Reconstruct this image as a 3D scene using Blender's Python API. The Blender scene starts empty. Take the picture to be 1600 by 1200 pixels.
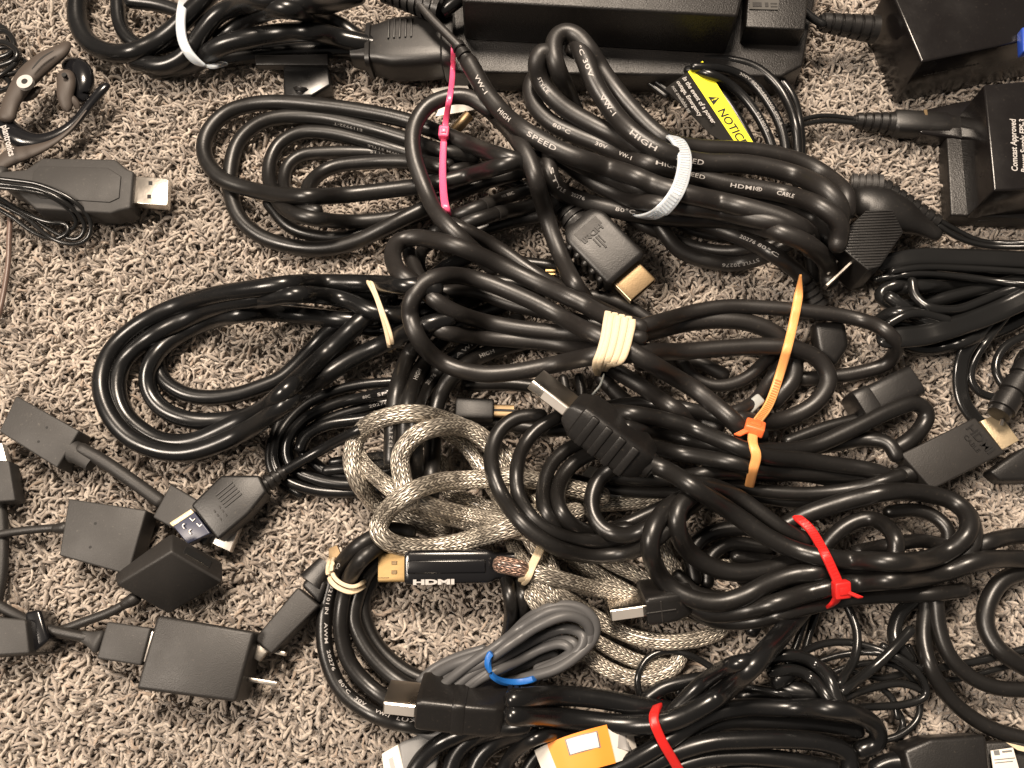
import bpy, bmesh, math, random
import numpy as np
from mathutils import Vector, Matrix
random.seed(7); rng = np.random.default_rng(7)
SC = bpy.context.scene
COL = SC.collection
PI = math.pi

# ------------------------------------------------------------------ camera, light, exposure
S = 0.001                       # everything below is written in millimetres
CAM_H, TILT, FPX = 352.0, math.radians(18.0), 1385.0
cam_d = bpy.data.cameras.new('camera'); cam = bpy.data.objects.new('camera', cam_d); COL.objects.link(cam)
cam_d.sensor_width = 36; cam_d.lens = 36*FPX/1600; cam_d.clip_start = 0.02; cam_d.clip_end = 20
cam.location = (0, 0, CAM_H*S); cam.rotation_euler = (TILT, 0, 0); SC.camera = cam

W = bpy.data.worlds.new('World'); SC.world = W; W.use_nodes = True
wn = W.node_tree.nodes; wn['Background'].inputs[0].default_value = (1.0, 0.90, 0.80, 1); wn['Background'].inputs[1].default_value = 0.14

def area(name, loc, aim, size, power, col, shape='DISK'):
    d = bpy.data.lights.new(name, 'AREA'); d.shape = shape; d.size = size; d.energy = power; d.color = col
    o = bpy.data.objects.new(name, d); COL.objects.link(o); o.location = loc
    o.rotation_euler = (Vector(aim)-Vector(loc)).to_track_quat('-Z', 'Y').to_euler(); return o
area('ceiling_lamp', (-0.12, 0.80, 1.50), (0, 0.08, 0), 0.46, 50, (1.0, 0.84, 0.68))
area('left_fill_light', (-1.15, -0.10, 1.55), (-.1, 0.1, 0), 0.55, 40, (1.0, 0.86, 0.72))  # added fill light that brightens the left side
SC.view_settings.view_transform = 'Standard'; SC.view_settings.look = 'None'
SC.view_settings.exposure = 0.0; SC.view_settings.gamma = 1.0
SC.render.film_transparent = False
SC.cycles.max_bounces = 6; SC.cycles.use_denoising = True

# ------------------------------------------------------------------ helpers
ct, st = math.cos(TILT), math.sin(TILT)
def P(px, py, z=0.0):
    dx, dy, dz = px-800.0, -(py-600.0), -FPX
    wy = dy*ct - dz*st; wz = dy*st + dz*ct
    s = (CAM_H - z)/(-wz)
    return np.array((dx*s, wy*s, z))
def Parr(px, py, z):
    dx, dy = px-800.0, -(py-600.0); dz = -FPX
    wy = dy*ct - dz*st; wz = dy*st + dz*ct
    s = (CAM_H - z)/(-wz)
    return np.stack([dx*s, wy*s, z], 1)
def mmpx(px, py, z=0.0):                        # millimetres per picture pixel at that spot
    wz = -(py-600.0)*st - FPX*ct
    return (CAM_H - z)/(-wz)
CAMP = np.array((0, 0, CAM_H))
def nrm(v): v = np.asarray(v, float); return v/max(np.linalg.norm(v), 1e-9)

ORI = {}
def tag(o, label=None, cat=None, group=None, kind=None):
    if label: o['label'] = label
    if cat: o['category'] = cat
    if group: o['group'] = group
    if kind: o['kind'] = kind
    return o
def thing(name, label, cat, at, group=None, z=0.0):
    o = bpy.data.objects.new(name, None); COL.objects.link(o); o.empty_display_size = 0.01
    p = P(at[0], at[1], z); o.location = p*S; ORI[o.name] = p
    return tag(o, label, cat, group)
def mesh_obj(name, V, F, mat, parent=None, smooth=True, sharp=35, uv=None, at=None):
    V = np.asarray(V, float)
    if parent is not None: o0 = ORI[parent.name]
    elif at is not None: o0 = P(*at)
    else: o0 = np.zeros(3)
    me = bpy.data.meshes.new(name)
    me.from_pydata(((V-o0)*S).tolist(), [], F)
    if uv is not None:
        l = me.uv_layers.new(name='UVMap'); l.data.foreach_set('uv', np.asarray(uv, np.float32).ravel())
    me.update()
    if smooth:
        me.polygons.foreach_set('use_smooth', [True]*len(me.polygons))
        if sharp and sharp < 180: me.set_sharp_from_angle(angle=math.radians(sharp))
    me.materials.append(mat)
    o = bpy.data.objects.new(name, me); COL.objects.link(o)
    if parent is not None: o.parent = parent
    else: o.location = o0*S
    ORI[o.name] = o0
    return o

# ---------- frames
def frame(a, b, roll=0.0, up=(0, 0, 1)):        # a, b = (px, py, z): X runs a->b, Z is up
    A, B = P(*a), P(*b); X = nrm(B-A); Y = nrm(np.cross(up, X)); Z = np.cross(X, Y)
    if roll:
        c, s = math.cos(math.radians(roll)), math.sin(math.radians(roll)); Y, Z = Y*c+Z*s, Z*c-Y*s
    return (A, X, Y, Z), float(np.linalg.norm(B-A))
def loc(fr, x, y, z): O, X, Y, Z = fr; return O + X*x + Y*y + Z*z
def shift(fr, x=0, y=0, z=0): return (loc(fr, x, y, z), fr[1], fr[2], fr[3])

def loft(fr, secs, n=24, e=4.0):                # secs: (x, half width, half height[, y0, z0])
    O, X, Y, Z = fr; V = []; F = []
    for s in secs:
        x, hw, hh = s[:3]; y0 = s[3] if len(s) > 3 else 0; z0 = s[4] if len(s) > 4 else 0
        for k in range(n):
            t = 2*PI*(k+.5)/n; c, q = math.cos(t), math.sin(t)
            y = y0 + hw*math.copysign(abs(c)**(2/e), c); z = z0 + hh*math.copysign(abs(q)**(2/e), q)
            V.append(O + X*x + Y*y + Z*z)
    m = len(secs)
    for i in range(m-1):
        for k in range(n):
            a = i*n+k; b = i*n+(k+1) % n; F.append((a, b, b+n, a+n))
    F.append(tuple(range(n-1, -1, -1))); F.append(tuple((m-1)*n+k for k in range(n)))
    return V, F
def boxsecs(x0, x1, hw, hh, b=0.8):
    return [(x0, hw-b, hh-b), (x0+.12*b, hw-.6*b, hh-.6*b), (x0+.4*b, hw-.2*b, hh-.2*b), (x0+b, hw, hh),
            (x1-b, hw, hh), (x1-.4*b, hw-.2*b, hh-.2*b), (x1-.12*b, hw-.6*b, hh-.6*b), (x1, hw-b, hh-b)]
def bev_mesh(V, F, b, seg=3):
    bm = bmesh.new(); vs = [bm.verts.new(v) for v in V]
    for f in F: bm.faces.new([vs[i] for i in f])
    bmesh.ops.recalc_face_normals(bm, faces=bm.faces)
    if b > 0: bmesh.ops.bevel(bm, geom=list(bm.edges), offset=b, segments=seg, profile=0.5, affect='EDGES', clamp_overlap=True)
    bm.verts.ensure_lookup_table()
    V2 = [tuple(v.co) for v in bm.verts]; F2 = [[v.index for v in f.verts] for f in bm.faces]; bm.free()
    return V2, F2
def box(fr, x0, x1, y0, y1, z0, z1, b=0.3, seg=2):
    V = [loc(fr, x, y, z) for x in (x0, x1) for y in (y0, y1) for z in (z0, z1)]
    F = [(0, 1, 3, 2), (4, 6, 7, 5), (0, 4, 5, 1), (2, 3, 7, 6), (0, 2, 6, 4), (1, 5, 7, 3)]
    return bev_mesh(V, F, b, seg)
def join(*vf):
    V = []; F = []
    for v, f in vf:
        o = len(V); V.extend([np.asarray(p, float) for p in v]); F.extend([tuple(i+o for i in q) for q in f])
    return V, F
def poly_slab(top, thick, b=0.6, seg=3, taper=1.0):       # top: world mm points of the top face, any order round
    top = [np.asarray(p, float) for p in top]; n = np.zeros(3)
    for i in range(len(top)):
        n += np.cross(top[i], top[(i+1) % len(top)])
    n = nrm(n);  n = n if n[2] > 0 else -n
    c = sum(top)/len(top)
    bot = [c + (p-c)*taper - n*thick for p in top]
    m = len(top); V = top+bot
    F = [tuple(range(m)), tuple(range(2*m-1, m-1, -1))] + [(i, i+m, (i+1) % m+m, (i+1) % m) for i in range(m)]
    return bev_mesh(V, F, b, seg)
def slab(pts, z, thick, b=0.6, seg=3, taper=1.0):
    return poly_slab([P(p[0], p[1], p[2] if len(p) > 2 else z) for p in pts], thick, b, seg, taper)
def cyl(fr, x0, x1, r, n=20, e=2.0, b=0.0):
    if b: return loft(fr, [(x0, r-b, r-b), (x0+b*.3, r-b*.3, r-b*.3), (x0+b, r, r), (x1-b, r, r), (x1-b*.3, r-b*.3, r-b*.3), (x1, r-b, r-b)], n, e)
    return loft(fr, [(x0, r, r), (x1, r, r)], n, e)
def cylz(c, r, z0, z1, n=16):
    fr = (np.array((c[0], c[1], 0.)), np.array((0, 0, 1.)), np.array((1., 0, 0)), np.array((0, 1., 0)))
    return loft(fr, [(z0, r, r), (z1, r, r)], n, 2.0)

# ---------- lettering: the built-in font turned into flat mesh
_tc = {}
def text2d(body, bold=0.0, ext=0.0, spacing=1.0):
    k = (body, bold, ext, spacing)
    if k in _tc: return _tc[k]
    cu = bpy.data.curves.new('lettering', 'FONT'); cu.body = body; cu.size = 1.0; cu.offset = bold; cu.extrude = ext
    cu.resolution_u = 3; cu.space_character = spacing
    ob = bpy.data.objects.new('lettering', cu); COL.objects.link(ob)
    dg = bpy.context.evaluated_depsgraph_get(); me = bpy.data.meshes.new_from_object(ob.evaluated_get(dg))
    V = np.array([tuple(v.co) for v in me.vertices]) if len(me.vertices) else np.zeros((0, 3)); F = [tuple(p.vertices) for p in me.polygons]
    bpy.data.objects.remove(ob); bpy.data.curves.remove(cu); bpy.data.meshes.remove(me)
    _tc[k] = (V, F); return V, F
def text_flat(body, fr, size, sx=1.0, bold=0.0, ext=0.0, spacing=1.0, lift=0.06):   # reads along X, up is Y, faces Z
    V, F = text2d(body, bold, ext/size if size else 0, spacing)
    O, X, Y, Z = fr
    return [O + X*v[0]*size*sx + Y*v[1]*size + Z*(v[2]*size+lift) for v in V], F
def rotfr(fr, deg):
    O, X, Y, Z = fr; c, s = math.cos(math.radians(deg)), math.sin(math.radians(deg))
    return (O, X*c+Y*s, Y*c-X*s, Z)

# ------------------------------------------------------------------ materials
def nt(m): return m.node_tree.nodes, m.node_tree.links
def mat(name, col, rough=0.5, metal=0.0, spec=0.5, bump=0.0, bscale=900.0, var=0.0, dust=0.0, coat=0.0, trans=0.0, sss=0.0, sheen=0.0, dcol=(0.16, 0.13, 0.10)):
    m = bpy.data.materials.new(name); m.use_nodes = True; N, L = nt(m); b = N['Principled BSDF']
    b.inputs['Base Color'].default_value = (*col, 1); b.inputs['Roughness'].default_value = rough
    b.inputs['Metallic'].default_value = metal; b.inputs['Specular IOR Level'].default_value = spec
    if coat: b.inputs['Coat Weight'].default_value = coat; b.inputs['Coat Roughness'].default_value = 0.12
    if trans: b.inputs['Transmission Weight'].default_value = trans
    if sheen: b.inputs['Sheen Weight'].default_value = sheen; b.inputs['Sheen Roughness'].default_value = 0.5
    if sss: b.inputs['Subsurface Weight'].default_value = sss; b.inputs['Subsurface Radius'].default_value = (1, .8, .6); b.inputs['Subsurface Scale'].default_value = 0.0012
    tc = N.new('ShaderNodeTexCoord')
    if bump:
        no = N.new('ShaderNodeTexNoise'); no.inputs['Scale'].default_value = bscale; no.inputs['Detail'].default_value = 4
        bp = N.new('ShaderNodeBump'); bp.inputs['Strength'].default_value = bump; bp.inputs['Distance'].default_value = 0.0004
        L.new(tc.outputs['Object'], no.inputs['Vector']); L.new(no.outputs['Fac'], bp.inputs['Height']); L.new(bp.outputs[0], b.inputs['Normal'])
    last = None
    if var or dust:
        n2 = N.new('ShaderNodeTexNoise'); n2.inputs['Scale'].default_value = 55; n2.inputs['Detail'].default_value = 5
        L.new(tc.outputs['Object'], n2.inputs['Vector'])
        mp = N.new('ShaderNodeMapRange'); mp.inputs['From Min'].default_value = .3; mp.inputs['From Max'].default_value = .7
        mp.inputs['To Min'].default_value = max(0.03, rough-var); mp.inputs['To Max'].default_value = min(1, rough+var)
        L.new(n2.outputs['Fac'], mp.inputs['Value']); L.new(mp.outputs[0], b.inputs['Roughness'])
    if dust:
        n3 = N.new('ShaderNodeTexNoise'); n3.inputs['Scale'].default_value = 700; n3.inputs['Detail'].default_value = 6; n3.inputs['Roughness'].default_value = .7
        L.new(tc.outputs['Object'], n3.inputs['Vector'])
        cr = N.new('ShaderNodeMapRange'); cr.inputs['From Min'].default_value = .60; cr.inputs['From Max'].default_value = .74
        cr.inputs['To Min'].default_value = 0; cr.inputs['To Max'].default_value = dust
        L.new(n3.outputs['Fac'], cr.inputs['Value'])
        ml = N.new('ShaderNodeMath'); ml.operation = 'MULTIPLY'; L.new(cr.outputs[0], ml.inputs[0]); L.new(n2.outputs['Fac'], ml.inputs[1])
        mx = N.new('ShaderNodeMix'); mx.data_type = 'RGBA'; mx.inputs['A'].default_value = (*col, 1); mx.inputs['B'].default_value = (*dcol, 1)
        L.new(ml.outputs[0], mx.inputs['Factor']); L.new(mx.outputs['Result'], b.inputs['Base Color'])
    return m
M = {
 'matte': mat('matte_black_rubber', (0.0125, 0.011, 0.0102), .41, spec=.55, bump=.10, bscale=1500, var=.10, dust=.6),
 'satin': mat('satin_black_vinyl', (0.0085, 0.0078, 0.0073), .345, spec=.5, bump=.08, bscale=900, var=.08, dust=.35),
 'gloss': mat('glossy_black_vinyl', (0.0058, 0.0058, 0.006), .27, spec=.5, bump=.06, bscale=500, var=.07, dust=.2),
 'flat': mat('flat_black_cord_vinyl', (0.009, 0.009, 0.009), .20, spec=.5, bump=.05, bscale=500, var=.06),
 'plug': mat('moulded_black_plastic', (0.0085, 0.0078, 0.0075), .42, spec=.5, bump=.16, bscale=1800, var=.08, dust=.5),
 'brick': mat('black_adapter_plastic', (0.008, 0.007, 0.0065), .40, spec=.5, bump=.5, bscale=1600, var=.06, dust=.4),
 'shinybrick': mat('polished_black_adapter_plastic', (0.007, 0.006, 0.006), .22, spec=.5, bump=.06, bscale=700, var=.08, dust=.25),
 'greyplug': mat('grey_soft_plastic', (0.0310, 0.0295, 0.0285), .55, spec=.4, bump=.22, bscale=2200, var=.08, dust=.35, dcol=(.3, .27, .23)),
 'charcoal': mat('charcoal_soft_plastic', (0.017, 0.0155, 0.0145), .5, spec=.45, bump=.25, bscale=2200, var=.08, dust=.4),
 'grey': mat('grey_cable_vinyl', (0.075, 0.0745, 0.076), .45, spec=.45, bump=.08, bscale=900, var=.08, dust=.3),
 'greylight': mat('mid_grey_plastic', (0.16, 0.16, 0.16), .45, bump=.08),
 'steel': mat('nickel_plated_steel', (0.50, 0.46, 0.41), .30, metal=1, bump=.10, bscale=900, var=.10),
 'whitesteel': mat('bright_plated_steel', (0.85, 0.80, 0.74), .36, metal=.75, var=.08),
 'gold': mat('gold_plating', (0.38, 0.26, 0.12), .55, metal=.9, var=.10, bump=.08),
 'dullgold': mat('worn_gold_plating', (0.25, 0.18, 0.105), .5, metal=1, var=.12, bump=.15, bscale=1400),
 'white': mat('white_print', (0.42, 0.40, 0.385), .6),
 'dimwhite': mat('worn_white_print', (0.25, 0.24, 0.23), .6),
 'whitetie': mat('milky_nylon', (0.47, 0.51, 0.55), .35, sss=.6, bump=.05, coat=.3),
 'pink': mat('pink_nylon', (0.82, 0.10, 0.22), .38, sss=.3, bump=.06, coat=.2),
 'orange': mat('orange_nylon', (0.88, 0.17, 0.05), .4, sss=.3, bump=.06),
 'paleorange': mat('faded_orange_nylon', (0.84, 0.40, 0.14), .42, sss=.3, bump=.06),
 'red': mat('red_nylon', (0.62, 0.018, 0.016), .42, sss=.2, bump=.08),
 'band': mat('pale_rubber', (0.64, 0.52, 0.36), .55, sss=.25, bump=.25, bscale=1200),
 'blueband': mat('blue_rubber', (0.012, 0.12, 0.42), .42, sss=.1, bump=.06),
 'bluepart': mat('blue_plastic', (0.02, 0.06, 0.35), .4),
 'navy': mat('navy_connector_plastic', (0.035, 0.040, 0.070), .35),
 'paper': mat('white_paper', (0.70, 0.66, 0.60), .8, bump=.1),
 'greypaper': mat('paper_back', (0.40, 0.39, 0.38), .8),
 'orangepaper': mat('orange_print', (0.85, 0.27, 0.03), .55),
 'yellow': mat('yellow_label', (0.86, 0.78, 0.03), .45),
 'blacklabel': mat('black_label', (0.010, 0.009, 0.008), .75, spec=.15),
 'palegold': mat('brushed_pale_gold', (0.62, 0.50, 0.33), .5, metal=.75, bump=.3, bscale=1500),
 'taupe': mat('taupe_soft_plastic', (0.052, 0.041, 0.034), .55, spec=.4, bump=.1, bscale=2000),
 'piano': mat('piano_black_plastic', (0.006, 0.006, 0.007), .20, spec=.5, coat=.2),
 'clear': mat('frosted_cap_plastic', (0.42, 0.44, 0.42), .35, sss=.3, trans=.2),
 'dark': mat('dark_recess', (0.004, 0.004, 0.004), .7),
 'twine': mat('brown_cord_vinyl', (0.12, 0.08, 0.065), .4, bump=.1),
 'copper': mat('copper_glitter', (0.45, 0.20, 0.13), .4, metal=.8, bump=1.0, bscale=1500),
 'label': mat('grey_rating_label', (0.06, 0.057, 0.052), .5),
}
# braided sleeve: metallic herringbone under a clear skin
def braid_mat(name='braided_shield_under_clear_vinyl', c1=(1.0, 0.92, 0.78), c2=(0.56, 0.50, 0.42)):
    m = bpy.data.materials.new(name); m.use_nodes = True; N, L = nt(m); b = N['Principled BSDF']
    uv = N.new('ShaderNodeUVMap'); sep = N.new('ShaderNodeSeparateXYZ'); L.new(uv.outputs[0], sep.inputs[0])
    def mth(op, a, c=None, d=None):
        n = N.new('ShaderNodeMath'); n.operation = op
        for i, q in enumerate((a, c, d)):
            if q is None: continue
            if isinstance(q, (int, float)): n.inputs[i].default_value = q
            else: L.new(q, n.inputs[i])
        return n.outputs[0]
    U, Vv = sep.outputs[0], sep.outputs[1]
    NC = 10.0                                            # columns round the cable
    a = mth('MULTIPLY', Vv, NC); fr_ = mth('FRACT', a)
    tri = mth('ABSOLUTE', mth('SUBTRACT', fr_, 0.5))      # zigzag
    k = mth('MULTIPLY_ADD', tri, 1.6, mth('MULTIPLY', U, 9.5))
    pk = mth('FRACT', k)
    ridge = mth('SINE', mth('MULTIPLY', pk, PI))
    col = mth('SINE', mth('MULTIPLY', mth('FRACT', mth('MULTIPLY', a, 2.0)), PI))
    h = mth('MULTIPLY', mth('POWER', ridge, .6), mth('POWER', mth('ADD', col, .05), .4))
    cell = N.new('ShaderNodeCombineXYZ'); L.new(mth('FLOOR', k), cell.inputs[0]); L.new(mth('FLOOR', mth('MULTIPLY', a, 2.0)), cell.inputs[1])
    wnz = N.new('ShaderNodeTexWhiteNoise'); L.new(cell.outputs[0], wnz.inputs['Vector'])
    cr = N.new('ShaderNodeValToRGB'); e = cr.color_ramp.elements
    e[0].position = .0; e[0].color = (*[x*.45 for x in c2], 1); e[1].position = 1; e[1].color = (*c1, 1)
    x = cr.color_ramp.elements.new(.35); x.color = (*c2, 1)
    L.new(wnz.outputs['Value'], cr.inputs[0])
    mx = N.new('ShaderNodeMix'); mx.data_type = 'RGBA'; mx.inputs['A'].default_value = (0.05, 0.042, 0.034, 1)
    L.new(h, mx.inputs['Factor']); L.new(cr.outputs[0], mx.inputs['B']); L.new(mx.outputs['Result'], b.inputs['Base Color'])
    b.inputs['Metallic'].default_value = .6; b.inputs['Roughness'].default_value = .38
    b.inputs['Coat Weight'].default_value = .7; b.inputs['Coat Roughness'].default_value = .2
    bp = N.new('ShaderNodeBump'); bp.inputs['Strength'].default_value = .9; bp.inputs['Distance'].default_value = .0006
    L.new(h, bp.inputs['Height']); L.new(bp.outputs[0], b.inputs['Normal'])
    return m
M['braid'] = braid_mat()
M['braidcopper'] = braid_mat('copper_tinted_braid', (0.55, 0.36, 0.27), (0.30, 0.18, 0.14))

# ------------------------------------------------------------------ cables: traced in plan, stacked by contact
STR = {}; ORDER = []
class Strand: pass
def crs(pts, step):
    pts = np.array(pts, float)
    if len(pts) < 3:
        pts = np.array([pts[0], (pts[0]+pts[-1])/2, pts[-1]])
    p = np.vstack([2*pts[0]-pts[1], pts, 2*pts[-1]-pts[-2]]); out = []
    for i in range(1, len(p)-2):
        p0, p1, p2, p3 = p[i-1:i+3]
        d = [max(np.linalg.norm((b-a)[:2]), 1e-3)**.5 for a, b in ((p0, p1), (p1, p2), (p2, p3))]
        m1 = (p1-p0)/d[0]-(p2-p0)/(d[0]+d[1])+(p2-p1)/d[1]; m2 = (p2-p1)/d[1]-(p3-p1)/(d[1]+d[2])+(p3-p2)/d[2]
        m1 *= d[1]; m2 *= d[1]
        n = max(2, int(np.linalg.norm((p2-p1)[:2])/step*1.6))
        for t in np.linspace(0, 1, n, endpoint=False):
            t2, t3 = t*t, t*t*t
            out.append((2*t3-3*t2+1)*p1+(t3-2*t2+t)*m1+(-2*t3+3*t2)*p2+(t3-t2)*m2)
    out.append(p[-2]); out = np.array(out)
    L = np.concatenate([[0], np.cumsum(np.linalg.norm(np.diff(out[:, :2], axis=0), axis=1))])
    n = max(3, int(L[-1]/step)+1); q = np.linspace(0, L[-1], n)
    r = np.stack([np.interp(q, L, out[:, i]) for i in range(3)], 1)
    for _ in range(2):                                   # take the hand tremor out of the trace
        r[1:-1, :2] = .25*r[:-2, :2]+.5*r[1:-1, :2]+.25*r[2:, :2]
    return r
def T(name, w, s, z=6.0, oval=1.0):                      # 'x,y[,z] x,y[,z] ...' in picture pixels, z in mm
    pts = []; zz = z
    for tok in s.split():
        v = [float(q) for q in tok.split(',')]
        if len(v) > 2: zz = v[2]
        pts.append((v[0], v[1], zz))
    o = Strand(); o.p = crs(pts, 4.5); o.w = w; o.oval = oval; o.name = name
    m = o.p.mean(0); o.r = w/2*mmpx(m[0], m[1], m[2]); STR[name] = o; ORDER.append(name); return o
def solve(iters=60):
    ss = [STR[n] for n in ORDER]; X = np.concatenate([s.p for s in ss]); n = len(X)
    sid = np.concatenate([[i]*len(s.p) for i, s in enumerate(ss)]); idx = np.concatenate([np.arange(len(s.p)) for s in ss])
    r = np.concatenate([[s.r*min(1, s.oval)]*len(s.p) for s in ss]); wpx = np.concatenate([[s.w/2.]*len(s.p) for s in ss])
    z0 = X[:, 2].copy(); K = (CAM_H-z0)/((X[:, 1]-600)*-st*-1*0 + ((X[:, 1]-600)*-1*st + FPX*ct)*1.0)
    K = (CAM_H-z0)/(FPX*ct + (X[:, 1]-600)*st)
    I = []; J = []
    for a in range(0, n, 1500):
        A = X[a:a+1500, :2]; d2 = ((A[:, None, :]-X[None, :, :2])**2).sum(2)
        R = wpx[a:a+1500, None]+wpx[None, :]
        ok = d2 < R*R
        ii, jj = np.nonzero(ok); ii = ii+a; k = ii < jj; ii, jj = ii[k], jj[k]
        same = (sid[ii] == sid[jj]) & (np.abs(idx[ii]-idx[jj])*4.5 < 2.6*(wpx[ii]+wpx[jj]))
        I.append(ii[~same]); J.append(jj[~same])
    I = np.concatenate(I); J = np.concatenate(J)
    sg = np.sign(z0[I]-z0[J]+1e-6*(sid[I]-sid[J])); up = np.where(sg > 0, I, J); lo = np.where(sg > 0, J, I)
    d = np.linalg.norm(X[I, :2]-X[J, :2], axis=1)*K[I]; R = (r[I]+r[J])
    need = .92*np.sqrt(np.maximum(R*R-d*d, 0))*.93
    z = np.maximum(z0, r-1.0); ends = np.cumsum([len(s.p) for s in ss]); starts = ends-np.array([len(s.p) for s in ss])
    inner = np.ones(n, bool); inner[starts] = False; inner[ends-1] = False
    ip = np.arange(n)-1; iq = np.arange(n)+1; ip[starts] = starts; iq[ends-1] = ends-1
    def sm(v, k):
        for _ in range(k): v = .5*v+.25*(v[ip]+v[iq])
        return v
    for it in range(iters):
        gap = need-(z[up]-z[lo]); g = np.maximum(gap, 0)
        pu = np.zeros(n); pl = np.zeros(n); np.maximum.at(pu, up, g); np.maximum.at(pl, lo, g)
        z = z + sm(.5*pu - .28*pl, 6)
        z = sm(z, 3) + .03*(z0-z)
        z = np.minimum(np.maximum(z, r-1.0), 40)
    z = sm(z, 10); z = np.maximum(z, r-1.2)
    for s, a, b in zip(ss, starts, ends):
        s.p[:, 2] = z[a:b]; s.world()
    gap = need-(z[up]-z[lo]); print('solve: samples', n, 'pairs', len(I), 'mean overlap', float(np.maximum(gap, 0).mean()), 'zmax', float(z.max()))
def _world(s):
    C = Parr(s.p[:, 0], s.p[:, 1], s.p[:, 2])
    for _ in range(1): C[1:-1] = .25*C[:-2]+.5*C[1:-1]+.25*C[2:]
    s.C = C; t = np.gradient(C, axis=0); s.Tn = t/np.linalg.norm(t, axis=1)[:, None]
    v = CAMP-C; v = v-(v*s.Tn).sum(1)[:, None]*s.Tn; s.N = v/np.linalg.norm(v, axis=1)[:, None]
    s.B = np.cross(s.Tn, s.N); s.L = np.concatenate([[0], np.cumsum(np.linalg.norm(np.diff(C, axis=0), axis=1))])
Strand.world = _world
def tube_vf(s, sides=None, cap=True):
    n = len(s.C); k = sides or (16 if s.r > 2.6 else 12)
    # parallel transport so the skin does not twist
    u = np.cross(s.Tn[0], (0, 0, 1.)); u = nrm(u) if np.linalg.norm(u) > .1 else np.array((1., 0, 0)); us = [u]
    for i in range(1, n):
        u = us[-1]-s.Tn[i]*us[-1].dot(s.Tn[i]); us.append(nrm(u))
    us = np.array(us); vs = np.cross(s.Tn, us)
    th = np.arange(k)*2*PI/k
    if s.oval != 1.0:                                    # flat twin cord: wide across, thin up
        us = np.cross(s.Tn, (0, 0, 1.)); us /= np.linalg.norm(us, axis=1)[:, None]; vs = np.cross(s.Tn, us)
    C, U, V_ = s.C, us, vs; rr = np.full(n, s.r)
    if cap:
        a0 = C[0]-s.Tn[0]*s.r*.5; a1 = C[0]-s.Tn[0]*s.r*.85; b0 = C[-1]+s.Tn[-1]*s.r*.5; b1 = C[-1]+s.Tn[-1]*s.r*.85
        C = np.vstack([a1, a0, C, b0, b1]); U = np.vstack([U[0], U[0], U, U[-1], U[-1]]); V_ = np.vstack([V_[0], V_[0], V_, V_[-1], V_[-1]])
        rr = np.concatenate([[s.r*.45, s.r*.86], rr, [s.r*.86, s.r*.45]])
    m = len(C); LL = np.concatenate([[0], np.cumsum(np.linalg.norm(np.diff(C, axis=0), axis=1))])
    cc, sn = np.cos(th), np.sin(th)*min(1, s.oval)
    if s.oval != 1.0:
        cc = np.cos(th); sn = np.sin(th)*s.oval*(1-.35*np.exp(-(np.cos(th)/.22)**2))
    V = (C[:, None, :] + rr[:, None, None]*(cc[None, :, None]*U[:, None, :]+sn[None, :, None]*V_[:, None, :])).reshape(-1, 3)
    F = []; uv = []
    c = 2*PI*s.r
    for i in range(m-1):
        u0, u1 = LL[i]/c, LL[i+1]/c
        for j in range(k):
            a = i*k+j; b = i*k+(j+1) % k
            F.append((a, b, b+k, a+k)); v0, v1 = j/k, (j+1)/k
            uv += [(u0, v0), (u0, v1), (u1, v1), (u1, v0)]
    F.append(tuple(range(k-1, -1, -1))); uv += [(0, 0)]*k
    F.append(tuple((m-1)*k+j for j in range(k))); uv += [(0, 0)]*k
    return V, F, uv
def jacket(parent, names, mat_, name='jacket', sides=None):
    V = []; F = []; uv = []; o = 0
    for nm in names:
        v, f, q = tube_vf(STR[nm], sides); V.append(v); F += [tuple(i+o for i in g) for g in f]; uv += q; o += len(v)
    return mesh_obj(name, np.vstack(V), F, mat_, parent, sharp=None, uv=uv)
_tf = {}
def text_fine(body, bold, spacing):
    k = (body, bold, spacing)
    if k in _tf: return _tf[k]
    V, F = text2d(body, bold, 0, spacing); bm = bmesh.new(); vs = [bm.verts.new(v) for v in V]
    for f in F:
        try: bm.faces.new([vs[i] for i in f])
        except ValueError: pass
    bmesh.ops.triangulate(bm, faces=bm.faces)
    for lim in (.30, .16):
        e = [x for x in bm.edges if x.calc_length() > lim]
        if e: bmesh.ops.subdivide_edges(bm, edges=e, cuts=2); bmesh.ops.triangulate(bm, faces=[f for f in bm.faces if len(f.verts) > 3])
    bm.verts.ensure_lookup_table(); V = np.array([tuple(v.co) for v in bm.verts]) if len(bm.verts) else np.zeros((0, 3)); F = [tuple(v.index for v in f.verts) for f in bm.faces]; bm.free()
    _tf[k] = (V, F); return V, F
def print_on(nm, body, f0, size, off=0.0, flip=False, sx=1.42, bold=0.012, spacing=1.1):
    size = size*.76; sx = sx*1.18
    s = STR[nm]; V, F = text_fine(body, bold, spacing)
    if not len(V): return [], []
    sg = -1.0 if flip else 1.0; s0 = f0*s.L[-1]; q = s0+sg*V[:, 0]*size*sx
    def at(A): return np.stack([np.interp(q, s.L, A[:, i]) for i in range(3)], 1)
    C, N, Tn = at(s.C), at(s.N), at(s.Tn)*sg
    N /= np.linalg.norm(N, axis=1)[:, None]; Y = np.cross(N, Tn); Y /= np.linalg.norm(Y, axis=1)[:, None]
    th = (V[:, 1]-.35)*size/s.r + off; rr = s.r+.05
    out = C + rr*(np.cos(th)[:, None]*N + np.sin(th)[:, None]*Y)
    ok = (q > 0) & (q < s.L[-1])
    F = [f for f in F if all(ok[i] for i in f)]
    return list(out), F
def prints(parent, items, m='white'):
    for i in items:
        v, f = print_on(*i[:4], **(i[4] if len(i) > 4 else {}))
        if f: mesh_obj('printed_text', v, f, M[m], parent, smooth=False)
def zat(nm, end):
    s = STR[nm]; return s.C[-1 if end else 0], s.Tn[-1 if end else 0]*(1 if end else -1), s.r
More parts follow.
